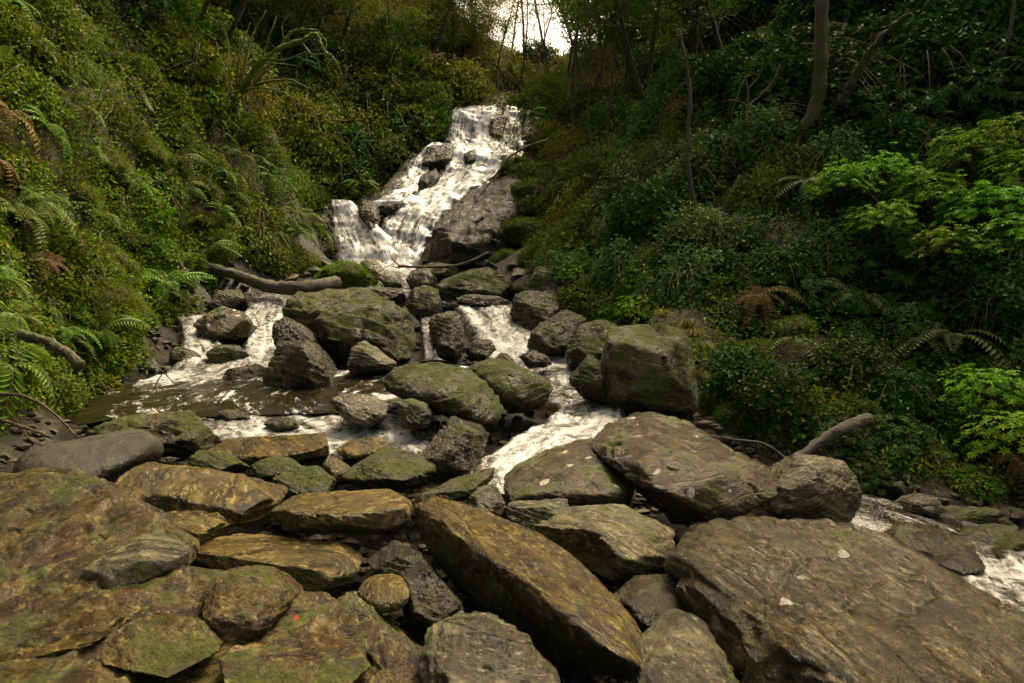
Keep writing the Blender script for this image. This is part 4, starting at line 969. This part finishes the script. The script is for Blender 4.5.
# far left slope, above and beside the waterfall
scatter([(90, -30), (470, -30), (480, 90), (440, 105), (400, 160), (330, 195), (300, 180), (270, 120), (200, 100)], 58, 24, {'brown': 3, 'olive': 3.4, 'bare': 1.0, 'dark': .7, 'darkrhodo': .9, 'bramble': 1.8, 'rhodo': .4}, (.8, 1.3), GF, 75, bank=False)
scatter([(290, 110), (440, 105), (395, 160), (335, 195), (300, 200)], 14, 22, {'darkrhodo': 2, 'dark': 1, 'rhodo': .7, 'moss': 1}, (.7, 1.0), GF, 60, bank=False)
scatter([(120, -30), (490, -30), (490, 60), (330, 90), (200, 70)], 26, 26, {'browntree': 1.5, 'tree': 3.5, 'baretree': .5, 'darktree': .3}, (.36, .55), 'trees on the far slope', 90, bank=False)
# the head of the valley, behind the lip of the waterfall
scatter([(452, 96), (470, 40), (500, 66), (540, 66), (600, 50), (610, 104), (560, 104), (535, 92), (500, 92)], 34, 11, {'brown': 3, 'olive': 2.4, 'bare': 2, 'dark': .6, 'thin': 1}, (.55, .85), GF, 115, bank=False)
scatter([(525, 108), (570, 108), (560, 200), (545, 262), (530, 262), (540, 200)], 12, 17, {'olive': 2, 'brown': 1, 'moss': 1.5, 'fern': 1, 'grass': 1}, (.55, .8), GR, 60, bank=False)
scatter([(290, 225), (345, 190), (400, 140), (438, 108), (446, 116), (410, 150), (360, 198), (325, 215), (318, 262), (280, 262)], 18, 15, {'moss': 2, 'olive': 1, 'fern': 1}, (.4, .6), GF, 60, bank=False)
# right of the waterfall
scatter([(530, 110), (640, 60), (720, 120), (720, 300), (640, 325), (560, 290), (520, 240), (545, 180)], 60, 20, {'holly': 3, 'olive': 3.4, 'brown': 1, 'dark': .4, 'grass': .6, 'fern': .6, 'bare': .5, 'thin': .6}, (.55, 1.0), GR)
scatter([(500, 235), (600, 260), (660, 325), (600, 325), (540, 280)], 12, 20, {'moss': 1.5, 'rhodo': .8, 'fern': 1, 'olive': 1}, (.45, .7), GR)
scatter([(600, -40), (720, -40), (740, 110), (640, 90)], 16, 28, {'holly': 3, 'dark': 1, 'olive': 1}, (.8, 1.2), GR, 70, bank=False)
scatter([(590, 20), (730, 0), (740, 120), (610, 130)], 10, 28, {'tree': 3, 'darktree': .6, 'browntree': .6}, (.35, .55), 'trees on the right slope', 80, bank=False)
# right bank
scatter([(700, 130), (860, 100), (1060, 100), (1060, 330), (880, 320), (720, 310)], 44, 27, {'dark': 3, 'darkrhodo': 2, 'olive': .8, 'bracken': .2, 'ferndark': .25, 'holly': .8}, (.6, .95), GR)
scatter([(690, 300), (1060, 300), (1060, 500), (880, 480), (760, 430), (700, 400)], 40, 27, {'moss': 2.4, 'dark': 2, 'ferndark': .5, 'bracken': .4, 'darkrhodo': 1.2, 'olive': .9, 'fern': .35, 'holly': .8}, (.42, .75), GR)
scatter([(690, -60), (1080, -60), (1080, 110), (720, 130)], 44, 30, {'dark': 3, 'darkrhodo': 1.5, 'ferndark': .2}, (.9, 1.4), GR, 60, bank=False)
for px, py, s in ((842, 178, .62), (885, 165, .6), (925, 190, .75), (965, 150, .75), (1005, 140, .8), (880, 215, .6), (985, 205, .8), (1015, 235, .75), (945, 240, .6), (1030, 175, .8)):
    pos, nn = ray(px, py + 10)
    pos = pos * .88 + np.array([0, 0, CZ]) * .12
    put('rhodo', pos, s, None, 0, (px, py), 'bright rhododendrons on the right bank')
for px, py, s, k in ((955, 325, .85, 'ferndark'), (925, 330, .7, 'ferndark'), (985, 385, .6, 'rhodo'), (1010, 430, .6, 'rhodo'), (795, 330, .6, 'ferndark'), (935, 110, .6, 'ferndark'), (890, 55, .6, 'ferndark'), (640, 300, .5, 'rhodo'), (575, 265, .45, 'rhodo')):
    pos, nn = ray(px, py + 12)
    pos = pos * .95 + np.array([0, 0, CZ]) * .05
    put(k, pos, s, None, 0, (px, py), GR)
for px, py, Y in ((694, 338, 10.2), (704, 350, 10.3), (688, 330, 10.4), (700, 380, 10.2), (662, 318, 10.9)):
    put('grass', at(px, py, Y), .42, None, 0, (px, py), 'grass on the square boulder')
# moss and tufts on stones
for px, py, Y, s in ((345, 275, 20.6, .7),):
    put('moss', at(px, py, Y) - np.array([0, 0, .1]), s, None, 0, (px, py), 'moss on the stones')
for px, py, Y, s, k in ((530, 178, 33.2, 1.0, 'olive'), (540, 212, 30.4, 1.1, 'olive'), (546, 246, 28.0, 1.0, 'holly'), (516, 168, 34.4, .8, 'moss'), (532, 196, 31.6, 1.0, 'moss'), (524, 232, 28.6, .9, 'moss'), (508, 262, 26.4, .6, 'moss')):
    put(k, at(px, py, Y), s, None, 0, (px, py), GR)
ROCKMOSS = ((340, 270, .5), (350, 262, .45), (575, 296, .35))
# trees on the slopes and the skyline
for px, py, Y, s, k in ((520, 95, 48, 1.0, 'baretree'), (535, 90, 50, 1.1, 'baretree'), (552, 98, 46, .9, 'baretree'), (566, 95, 47, 1.0, 'baretree'), (582, 96, 44, .9, 'baretree'), (508, 80, 56, 1.0, 'baretree'), (545, 85, 60, 1.1, 'baretree'), (525, 75, 66, 1.2, 'baretree'), (575, 80, 58, 1.1, 'baretree'),
                        (498, 95, 47, .75, 'browntree'), (600, 110, 40, .9, 'tree'), (622, 120, 36, .8, 'tree'), (565, 130, 40, .35, 'tree'), (590, 130, 38, .55, 'browntree'), (540, 115, 44, .35, 'browntree'), (650, 110, 34, .9, 'tree'),
                        (452, 84, 47, .75, 'tree'), (484, 94, 50, .6, 'tree'), (592, 96, 46, .9, 'tree'), (608, 70, 52, 1.0, 'tree'), (625, 95, 44, .9, 'tree'), (470, 60, 50, .8, 'tree'), (440, 70, 46, .8, 'browntree'), (475, 85, 48, .6, 'browntree'), (610, 90, 50, 1.0, 'tree'), (640, 80, 52, 1.0, 'darktree')):
    p = at(px, py, Y); p[2] = min(p[2], ground_z(p[0], p[1])) if ground_z(p[0], p[1]) < p[2] + 4 else ground_z(p[0], p[1])
    put(k, p, s, None, 0, (px, py), 'trees against the sky')
for x, y, s, k in ( (12, 25, 1.2, 'darktree'), (21, 17, 1.2, 'darktree'), (20, 25, 1.3, 'darktree'),  # trees largely out of view, added to shade the banks
                   (-14.5, 9, .9, 'darktree'), (-15, 16, .9, 'tree'), (-14, 3, .8, 'tree')):
    p = np.array([x, y, ground_z(x, y)])
    put(k, p, s, None, 0, None, 'trees added to shade the valley sides')

# ------------------------------------------------------------------ undergrowth: leaves and litter over both banks
def undergrowth():
    mb_v, midx = [], []
    mats = ['bramble', 'olive', 'dark', 'mossblade', 'bracken', 'ferndark']
    sets = {i: [] for i in range(len(mats))}
    n = 0
    for t in range(44000):
        px, py = RS.uniform(-60, 1084), RS.uniform(-40, 500)
        if RS.rand() < .3 and px > 760: continue
        pos, nn = ray(px, py)
        if pos is None or pos[1] > 110 or not on_bank(pos): continue
        if 318 < px < 548 and 100 < py < 275 and pos[1] > 25: continue
        if px < 300: w = [.36, .12, .08, .36, .06, .02]
        elif px < 500: w = [.18, .18, .30, .10, .24, 0]
        elif px < 720: w = [.14, .34, .20, .17, .12, .03]
        else: w = [.05, .10, .46, .17, .14, .08]
        if pos[1] < 30 and noise3(pos[None] * 1.1)[0] < -.12: continue
        sets[RS.choice(6, p=w)].append((pos, nn))
    mb = MB(); idx = []
    for i, L in sets.items():
        P = np.array([p for p, _ in L]); Nn = np.array([q for _, q in L]); k = 4
        Y = np.repeat(P[:, 1], k)
        P = np.repeat(P, k, 0) + RS.normal(size=(len(P) * k, 3)) * (.06 + .008 * Y[:, None]); Nn = np.repeat(Nn, k, 0)
        P = P + Nn * (RS.rand(len(P), 1) * .22)
        sc_ = (Y / 11) ** .7
        leaves(mb, P, rand_dir(len(P)) * .8 + Nn * .3 + np.array([0, 0, -.35]), Nn + rand_dir(len(P)) * .6, (.05 + .07 * RS.rand(len(P))) * sc_, (.03 + .03 * RS.rand(len(P))) * sc_)
        idx.append(np.full(len(P), i))
    me = mesh('undergrowth', np.concatenate(mb.V), [np.concatenate(mb.Q)], False, np.concatenate(idx))
    return tag(link('undergrowth', me, [M[m_] for m_ in mats]), kind='stuff')
undergrowth()
for L_ in list(PROTO.values()):
    for pr in L_[0]:
        pass

bpy.context.view_layer.update(); _dg = bpy.context.evaluated_depsgraph_get()
for px, py, s in ROCKMOSS:
    if s < .2: continue
    s *= .8
    d = Vector(((px - 512) / F, 1, -(py - 341.5) / F)).normalized(); o0 = CAMP; hit = None
    for _ in range(12):
        ok, loc, nn, _i, ob, _m = scn.ray_cast(_dg, o0, d)
        if not ok: break
        if ob.get('category') == 'boulder': hit = (loc, nn); break
        o0 = loc + d * .02
    if hit: put('moss', np.array(hit[0]) - np.array(hit[1]) * s * .25, s, np.array(hit[1]), 1.0, (px, py), 'moss on the stones', sz=.26)
# ------------------------------------------------------------------ logs, branches, saplings
def rough_tube(mb, r):
    V = mb.V[0]; mb.V[0] = V + np.stack([fbm(V * (1.1 / max(r, .03)) + k * 31, 3) for k in range(3)], 1) * min(r, .12) * .5 + np.stack([noise3(V * 9 + k * 13) for k in range(3)], 1) * min(r, .1) * .35
def branchy(name, label, cat, parts, mat, sides=8, group=None):
    """parts: list of (part name, [(px,py,Y)...], radius start, radius end)."""
    base = at(*parts[0][1][0])
    root = empty(name, base)
    for nm, pts, r0, r1 in parts:
        q = curve_pts([at(*p) for p in pts], max(8, 6 * len(pts))) - base
        rr = np.linspace(r0, r1, len(q)) * (1 + .22 * fbm(q * 5 + r0 * 100, 2))
        q = q + RS.normal(size=q.shape) * r0 * .10
        mb = MB(); tube(mb, q, rr, sides); rough_tube(mb, r0)
        mb.build(nm, M[mat], root)
    return tag(root, label, cat, group)
def single(name, label, cat, pts, r0, r1, mat, sides=10, lump=.2):
    base = at(*pts[0]); q = curve_pts([at(*p) for p in pts], 26) - base
    rr = np.linspace(r0, r1, len(q)) * (1 + lump * fbm(q * 3 + r0 * 77, 3))
    mb = MB(); tube(mb, q, rr, sides); rough_tube(mb, r0)
    return tag(mb.build(name, M[mat], None, base), label, cat)
single('fallen_log', 'long grey fallen log lying across the head of the left cascade', 'log', [(204, 266, 19.4), (236, 275, 18.9), (268, 286, 18.5), (300, 288, 18.2), (338, 283, 18.9)], .13, .19, 'log', 14)
branchy('broken_log', 'broken weathered log leaning out of the right bank above the rounded grey boulder', 'log',
        [('trunk', [(776, 472, 8.9), (806, 452, 9.1), (836, 432, 9.3), (868, 418, 9.6)], .06, .085), ('branch', [(790, 462, 9.0), (764, 444, 9.0), (735, 440, 9.0), (706, 436, 9.2)], .022, .008), ('branch', [(776, 470, 8.9), (758, 466, 8.8), (742, 470, 8.7)], .02, .008)], 'log', 10)
branchy('mossy_branch', 'thick mossy broken branch jutting from the left bank, pale at its end', 'branch', [('limb', [(20, 334, 7.2), (42, 340, 7.0), (62, 350, 6.9), (80, 366, 6.7)], .05, .05)], 'barkmoss', 10)
branchy('dead_branch', 'pair of brown dead branches lying at the left margin by the smooth boulder', 'branch', [('limb', [(-20, 394, 6.9), (22, 396, 6.8), (52, 412, 6.7), (76, 436, 6.6)], .020, .010), ('limb', [(-20, 414, 6.7), (20, 426, 6.6), (52, 438, 6.5)], .024, .012), ('twig', [(20, 426, 6.6), (30, 440, 6.5), (44, 446, 6.5)], .012, .006)], 'twig', 6)
branchy('dead_branch', 'forked dead branch on the stones below the waterfall', 'branch', [('limb', [(398, 266, 23.6), (430, 267, 23.6), (462, 264, 23.8), (488, 253, 24.2)], .045, .06), ('twig', [(402, 268, 23.6), (392, 258, 23.6), (388, 246, 23.8)], .025, .01), ('twig', [(400, 268, 23.6), (388, 266, 23.4), (380, 272, 23.3)], .025, .01)], 'twig', 6)
branchy('dead_branch', 'thin bare branch drooping in front of the right edge of the waterfall', 'branch', [('limb', [(548, 140, 29), (524, 148, 29), (506, 160, 29), (498, 172, 28.9), (482, 192, 28.8), (472, 208, 28.7)], .06, .015), ('twig', [(508, 158, 29), (494, 176, 28.6), (484, 182, 28.4)], .025, .01), ('twig', [(498, 172, 28.9), (492, 186, 28.6)], .02, .008)], 'twig', 6)
branchy('twig', 'small bare twig standing out of the white water at the pool head', 'twig', [('stem', [(152, 392, 12.0), (158, 380, 12.0), (164, 371, 12.0)], .012, .008), ('fork', [(164, 371, 12.0), (168, 377, 12), (175, 384, 12)], .01, .006), ('fork', [(163, 373, 12.0), (160, 368, 12)], .008, .005)], 'twig', 5)
p0, _ = ray(236, 112); Y0 = p0[1] - 1.7
branchy('forked_tree', 'moss coated many stemmed tree with arching bare limbs high on the left bank', 'tree',
        [('trunk', [(236, 118, Y0), (236, 102, Y0), (240, 86, Y0)], .16, .12),
         ('limb', [(238, 92, Y0), (256, 70, Y0 - .2), (276, 50, Y0 - .4), (302, 40, Y0 - .6), (316, 34, Y0 - .7), (322, 48, Y0 - .8), (334, 60, Y0 - .9)], .11, .035),
         ('limb', [(238, 96, Y0), (262, 74, Y0 + .2), (284, 42, Y0 + .3), (296, 30, Y0 + .3), (318, 30, Y0 + .2)], .09, .03),
         ('limb', [(237, 96, Y0), (246, 60, Y0), (252, 36, Y0), (266, 10, Y0)], .07, .02),
         ('limb', [(240, 92, Y0), (266, 82, Y0 - .4), (290, 80, Y0 - .6), (308, 88, Y0 - .8)], .06, .02),
         ('limb', [(238, 98, Y0), (258, 62, Y0 - .5), (284, 60, Y0 - .8), (306, 52, Y0 - 1)], .06, .02),
         ('limb', [(235, 98, Y0), (226, 70, Y0), (228, 44, Y0), (220, 20, Y0)], .05, .02),
         ('twig', [(300, 40, Y0 - .6), (312, 54, Y0 - .7), (330, 54, Y0 - .9), (340, 70, Y0 - 1)], .035, .012),
         ('twig', [(284, 42, Y0 + .3), (282, 26, Y0), (288, 14, Y0)], .03, .012),
         ('limb', [(237, 96, Y0), (238, 66, Y0 - .3), (244, 40, Y0 - .5), (250, 22, Y0 - .5)], .045, .015), ('limb', [(238, 94, Y0), (252, 78, Y0 - .6), (272, 64, Y0 - .9), (296, 66, Y0 - 1.2)], .05, .015),
         ('limb', [(236, 98, Y0), (252, 88, Y0 - .7), (276, 90, Y0 - 1.1), (298, 100, Y0 - 1.4)], .045, .014), ('limb', [(240, 90, Y0), (262, 56, Y0), (270, 34, Y0 - .2), (276, 16, Y0 - .2)], .05, .015),
         ('twig', [(318, 32, Y0 - .7), (326, 42, Y0 - .8), (324, 56, Y0 - .9)], .025, .01), ('twig', [(296, 66, Y0 - 1.2), (306, 60, Y0 - 1.3), (316, 64, Y0 - 1.4)], .02, .008)], 'mosslimb', 7)
p1, _ = ray(150, 112)
branchy('fallen_tree', 'fallen trunk thick with yellow moss sloping down the left bank below the top edge', 'log', [('trunk', [(84, 20, p1[1] + 1.6), (112, 48, p1[1] + .9), (132, 78, p1[1] + .1), (152, 114, p1[1] - .5)], .13, .09)], 'barkmoss', 8)
pt, _ = ray(806, 142); Yt = pt[1] - .2
branchy('leaning_tree', 'tall moss streaked tree trunk rising out of the dark thicket at upper right', 'tree',
        [('trunk', [(780, 192, Yt + .3), (800, 146, Yt), (816, 104, Yt - .2), (821, 60, Yt - .4), (822, 0, Yt - .5), (824, -80, Yt - .5), (818, -190, Yt - .4), (822, -320, Yt - .3)], .18, .14),
         ('limb', [(840, 104, Yt - .2), (852, 82, Yt - .6), (868, 54, Yt - 1.0), (888, 30, Yt - 1.4), (912, 12, Yt - 1.8)], .12, .05)], 'barkmoss', 12)
ps, _ = ray(742, 165); Ys = ps[1] - .4
branchy('bare_sapling', 'thin bare forked sapling against the dark wood left of the leaning trunk', 'sapling',
        [('stem', [(740, 162, Ys), (746, 130, Ys), (748, 108, Ys), (760, 96, Ys), (774, 80, Ys), (780, 64, Ys)], .05, .018), ('branch', [(748, 108, Ys), (748, 88, Ys), (744, 76, Ys)], .03, .014), ('branch', [(748, 90, Ys), (760, 74, Ys), (764, 58, Ys)], .02, .01), ('branch', [(746, 104, Ys), (734, 100, Ys), (722, 102, Ys)], .018, .01)], 'twig', 6)
for k, (pts, r) in enumerate((([(598, 200, 0), (594, 160, 0), (588, 118, 0), (592, 60, 0)], .05), ([(606, 150, 0), (612, 80, 0), (616, 20, 0), (612, -40, 0)], .08), ([(575, 150, 0), (572, 90, 0), (578, 20, 0), (576, -40, 0)], .11), ([(700, 230, 0), (688, 160, 0), (690, 90, 0), (680, 30, 0)], .06), ([(960, 110, 0), (1000, 60, 0), (1012, 20, 0), (1016, -30, 0)], .07))):
    q, _ = ray(pts[0][0], pts[0][1]); yy = q[1] - .3
    L_ = ['thin pale stem rising from shrubs right of the waterfall', 'slim dark trunk right of the bright sky gap', 'dark straight trunk crossing the right part of the sky gap', 'slender grey stem among holly shrubs on the right slope', 'thin curved dark stem at the upper right margin'][k]
    branchy('slender_tree', L_, 'tree', [('trunk', [(a, b_, yy) for a, b_, _ in pts], r, r * .5)], 'bark', 6)

# ------------------------------------------------------------------ small stones in the bed and fallen leaves
RP = np.concatenate(ROCKP)
peb = []
for k in range(7):
    rock_seed[0] += 1
    q = RS.normal(size=(16, 3)); q = nrm(q) * np.array([1, .85, .6]) * (.8 + .3 * RS.rand(16, 1))
    c, Ns, Ds = planes_from(q)
    me, _ = stone_mesh('stone', c, Ns, Ds, q, 4, 14, .06, .04, RS.normal(size=3), 100 + k)
    me.materials.append(M[['wet', 'grey', 'mossy', 'wet', 'tan', 'mossy', 'wet'][k]])
    peb.append(me)
def stone(pos, s, label, group, k=None):
    o = bpy.data.objects.new('stone', peb[RS.randint(7) if k is None else k]); COL.objects.link(o)
    o.location = tuple(pos); o.scale = (s * RS.uniform(.8, 1.3), s * RS.uniform(.8, 1.2), s * RS.uniform(.6, 1))
    o.rotation_euler = (RS.uniform(-.4, .4), RS.uniform(-.4, .4), RS.uniform(0, 6.28))
    tag(o, label, 'stone', group)
for reg, n, sz, lab, grp in (([(330, 262), (500, 250), (580, 300), (420, 320), (200, 300)], 34, (.25, .7), 'small dark stone among the tumbled stones below the waterfall', 'stones below the waterfall'),
                             ([(90, 380), (240, 290), (600, 300), (620, 400), (440, 470), (150, 470), (60, 430)], 50, (.12, .38), 'small wet stone lying between the boulders of the middle stream', 'stones in the middle stream'),
                             ([(840, 470), (1040, 490), (1060, 640), (960, 560), (860, 530)], 40, (.10, .34), 'small stone on the margin of the lower stream at right', 'stones by the lower stream'),
                             ([(340, 500), (520, 500), (700, 560), (740, 683), (420, 683), (340, 600)], 26, (.08, .2), 'small dark stone wedged in a gap between the foreground slabs', 'stones in the foreground gaps'),
                             ([(90, 470), (340, 450), (440, 500), (200, 560)], 20, (.08, .22), 'small stone lodged between the flat slabs at left', 'stones between the flat slabs')):
    m_ = 0
    for t in range(n * 20):
        if m_ >= n: break
        p = (RS.uniform(min(q[0] for q in reg), max(q[0] for q in reg)), RS.uniform(min(q[1] for q in reg), max(q[1] for q in reg)))
        if not inpoly(p, reg): continue
        pos, nn = ray(*p)
        if pos is None: continue
        s = RS.uniform(*sz)
        stone(pos + np.array([0, 0, s * .15]), s, lab, grp); m_ += 1
# gravel: the bed between the stones
gmb = MB(); V0, T0 = ico(1)
cnt = 0
for t in range(30000):
    if cnt >= 5200: break
    px, py = RS.uniform(-60, 1100), RS.uniform(262, 700)
    pos, nn = ray(px, py)
    if pos is None or on_bank(pos) and RS.rand() < .8: continue
    s = RS.uniform(.018, .07) * (pos[1] / 5) ** .6
    Q = V0 * (1 + .35 * RS.normal(size=(len(V0), 1)) * .6) * np.array([RS.uniform(.8, 1.4), RS.uniform(.7, 1.1), RS.uniform(.4, .8)]) * s
    an = RS.rand() * 6.28; ca, sa = math.cos(an), math.sin(an)
    Q = Q @ np.array([[ca, sa, 0], [-sa, ca, 0], [0, 0, 1]]); 
    gmb.add(Q + pos + np.array([0, 0, s * .2]), None, T0); cnt += 1
gv, nt, bs, out = newmat('gravel')
geo = N(nt, 'ShaderNodeNewGeometry')
gc = ramp(nt, geo.outputs['Random Per Island'], [(0, (.020, .017, .010)), (.45, (.06, .05, .028)), (.8, (.085, .072, .045)), (1, (.12, .10, .065))])
nt.links.new(mix(nt, maprange(nt, noise_tex(nt, N(nt, 'ShaderNodeTexCoord').outputs['Object'], 40, 4, .7), .35, .65), mix(nt, 1.0, gc, (.5, .5, .45), 'MULTIPLY'), gc), bs.inputs['Base Color'])
bs.inputs['Roughness'].default_value = .75; bs.inputs['Specular IOR Level'].default_value = .2
tag(gmb.build('gravel', gv, None, None, False), kind='stuff')
bpy.context.view_layer.update()
dg = bpy.context.evaluated_depsgraph_get()
def fallen_leaf(lab, loc, nn, s, group=None):
    mb = MB(); t = np.linspace(-1, 1, 7)
    V = []
    for u in t:
        w = .5 * (1 - u * u) ** .6 + .02
        for v in (-1, 0, 1): V.append((u, v * w, .18 * v * v + .22 * u * u + .05 * math.sin(5 * u)))
    Q = [[i * 3 + j, i * 3 + 3 + j, i * 3 + 4 + j, i * 3 + 1 + j] for i in range(6) for j in range(2)]
    mb.add(np.array(V) * s, Q)
    o = mb.build('fallen_leaf', M['redleaf'], None, tuple(loc + nn * .008))
    o.rotation_euler = Vector((0, 0, 1)).rotation_difference(nn).to_euler(); tag(o, lab, 'leaf', group)

for lab, px, py, s in (('curled red fallen leaf lying on the bedrock shelf beside the rock knob', 300, 620, .06), ('flat red brown fallen leaf on the bedrock shelf, left of the curled red leaf', 120, 600, .06), ('small orange fallen leaf between the flat slabs', 331, 489, .04)):
    d = Vector(((px - 512) / F, 1, -(py - 341.5) / F)).normalized()
    ok, loc, nn, _, ob, _ = scn.ray_cast(dg, CAMP, d)
    if not ok: continue
    fallen_leaf(lab, loc, nn, s)
for k in range(16):
    px, py = RS.uniform(10, 400), RS.uniform(560, 670)
    d = Vector(((px - 512) / F, 1, -(py - 341.5) / F)).normalized()
    ok, loc, nn, _, ob, _ = scn.ray_cast(dg, CAMP, d)
    if ok and ob.get('category') in ('bedrock', 'boulder'): fallen_leaf('tiny red brown fallen leaf scattered on the bedrock shelf', loc, nn, RS.uniform(.014, .026), 'leaves scattered on the bedrock shelf')


# ------------------------------------------------------------------ labels of the plants: which one of its kind, by the landmark it stands nearest to
LM = {'the top of the waterfall': (485, 108), 'the foot of the waterfall': (390, 268), 'the fallen log': (270, 283), 'the moss coated forked tree': (245, 80), 'the left cascade': (230, 335), 'the smooth shining boulder': (80, 460),
      'the tall square boulder': (655, 370), 'the leaning mossy trunk': (820, 70), 'the broken log': (825, 445), 'the gap of sky': (540, 20), 'the thick mossy branch': (50, 345), 'the bare sapling': (755, 110), 'the top left corner': (0, 0), 'the top right corner': (1023, 0), 'the lower stream': (995, 585)}
ORD = ['nearest', 'second nearest', 'third nearest', 'fourth nearest', 'fifth nearest', 'sixth nearest', 'seventh nearest', 'eighth nearest', 'ninth nearest', 'tenth nearest', 'eleventh nearest', 'twelfth nearest']
bykind = {}
for rec in PLANTS: bykind.setdefault(rec[1], []).append(rec)
for kind, recs in bykind.items():
    D = {l: sorted(range(len(recs)), key=lambda i: (recs[i][2][0] - p[0]) ** 2 + (recs[i][2][1] - p[1]) ** 2) for l, p in LM.items()}
    for i, (o, _, px, lab, grp) in enumerate(recs):
        l = min(LM, key=lambda l: (D[l].index(i), (px[0] - LM[l][0]) ** 2 + (px[1] - LM[l][1]) ** 2))
        r = D[l].index(i)
        dx, dy = px[0] - LM[l][0], px[1] - LM[l][1]
        tag(o, lab or f"{PROTO[kind][1]}, {ORD[r] if r < len(ORD) else str(r + 1) + 'th nearest'} of its kind to {l}", PROTO[kind][2], grp)
# prototypes that found no place are removed
for kind, (protos, _, _) in PROTO.items():
    for k, pr in enumerate(protos):
        if (kind, k) not in USED:
            for ch in list(pr.children): bpy.data.objects.remove(ch)
            bpy.data.objects.remove(pr)
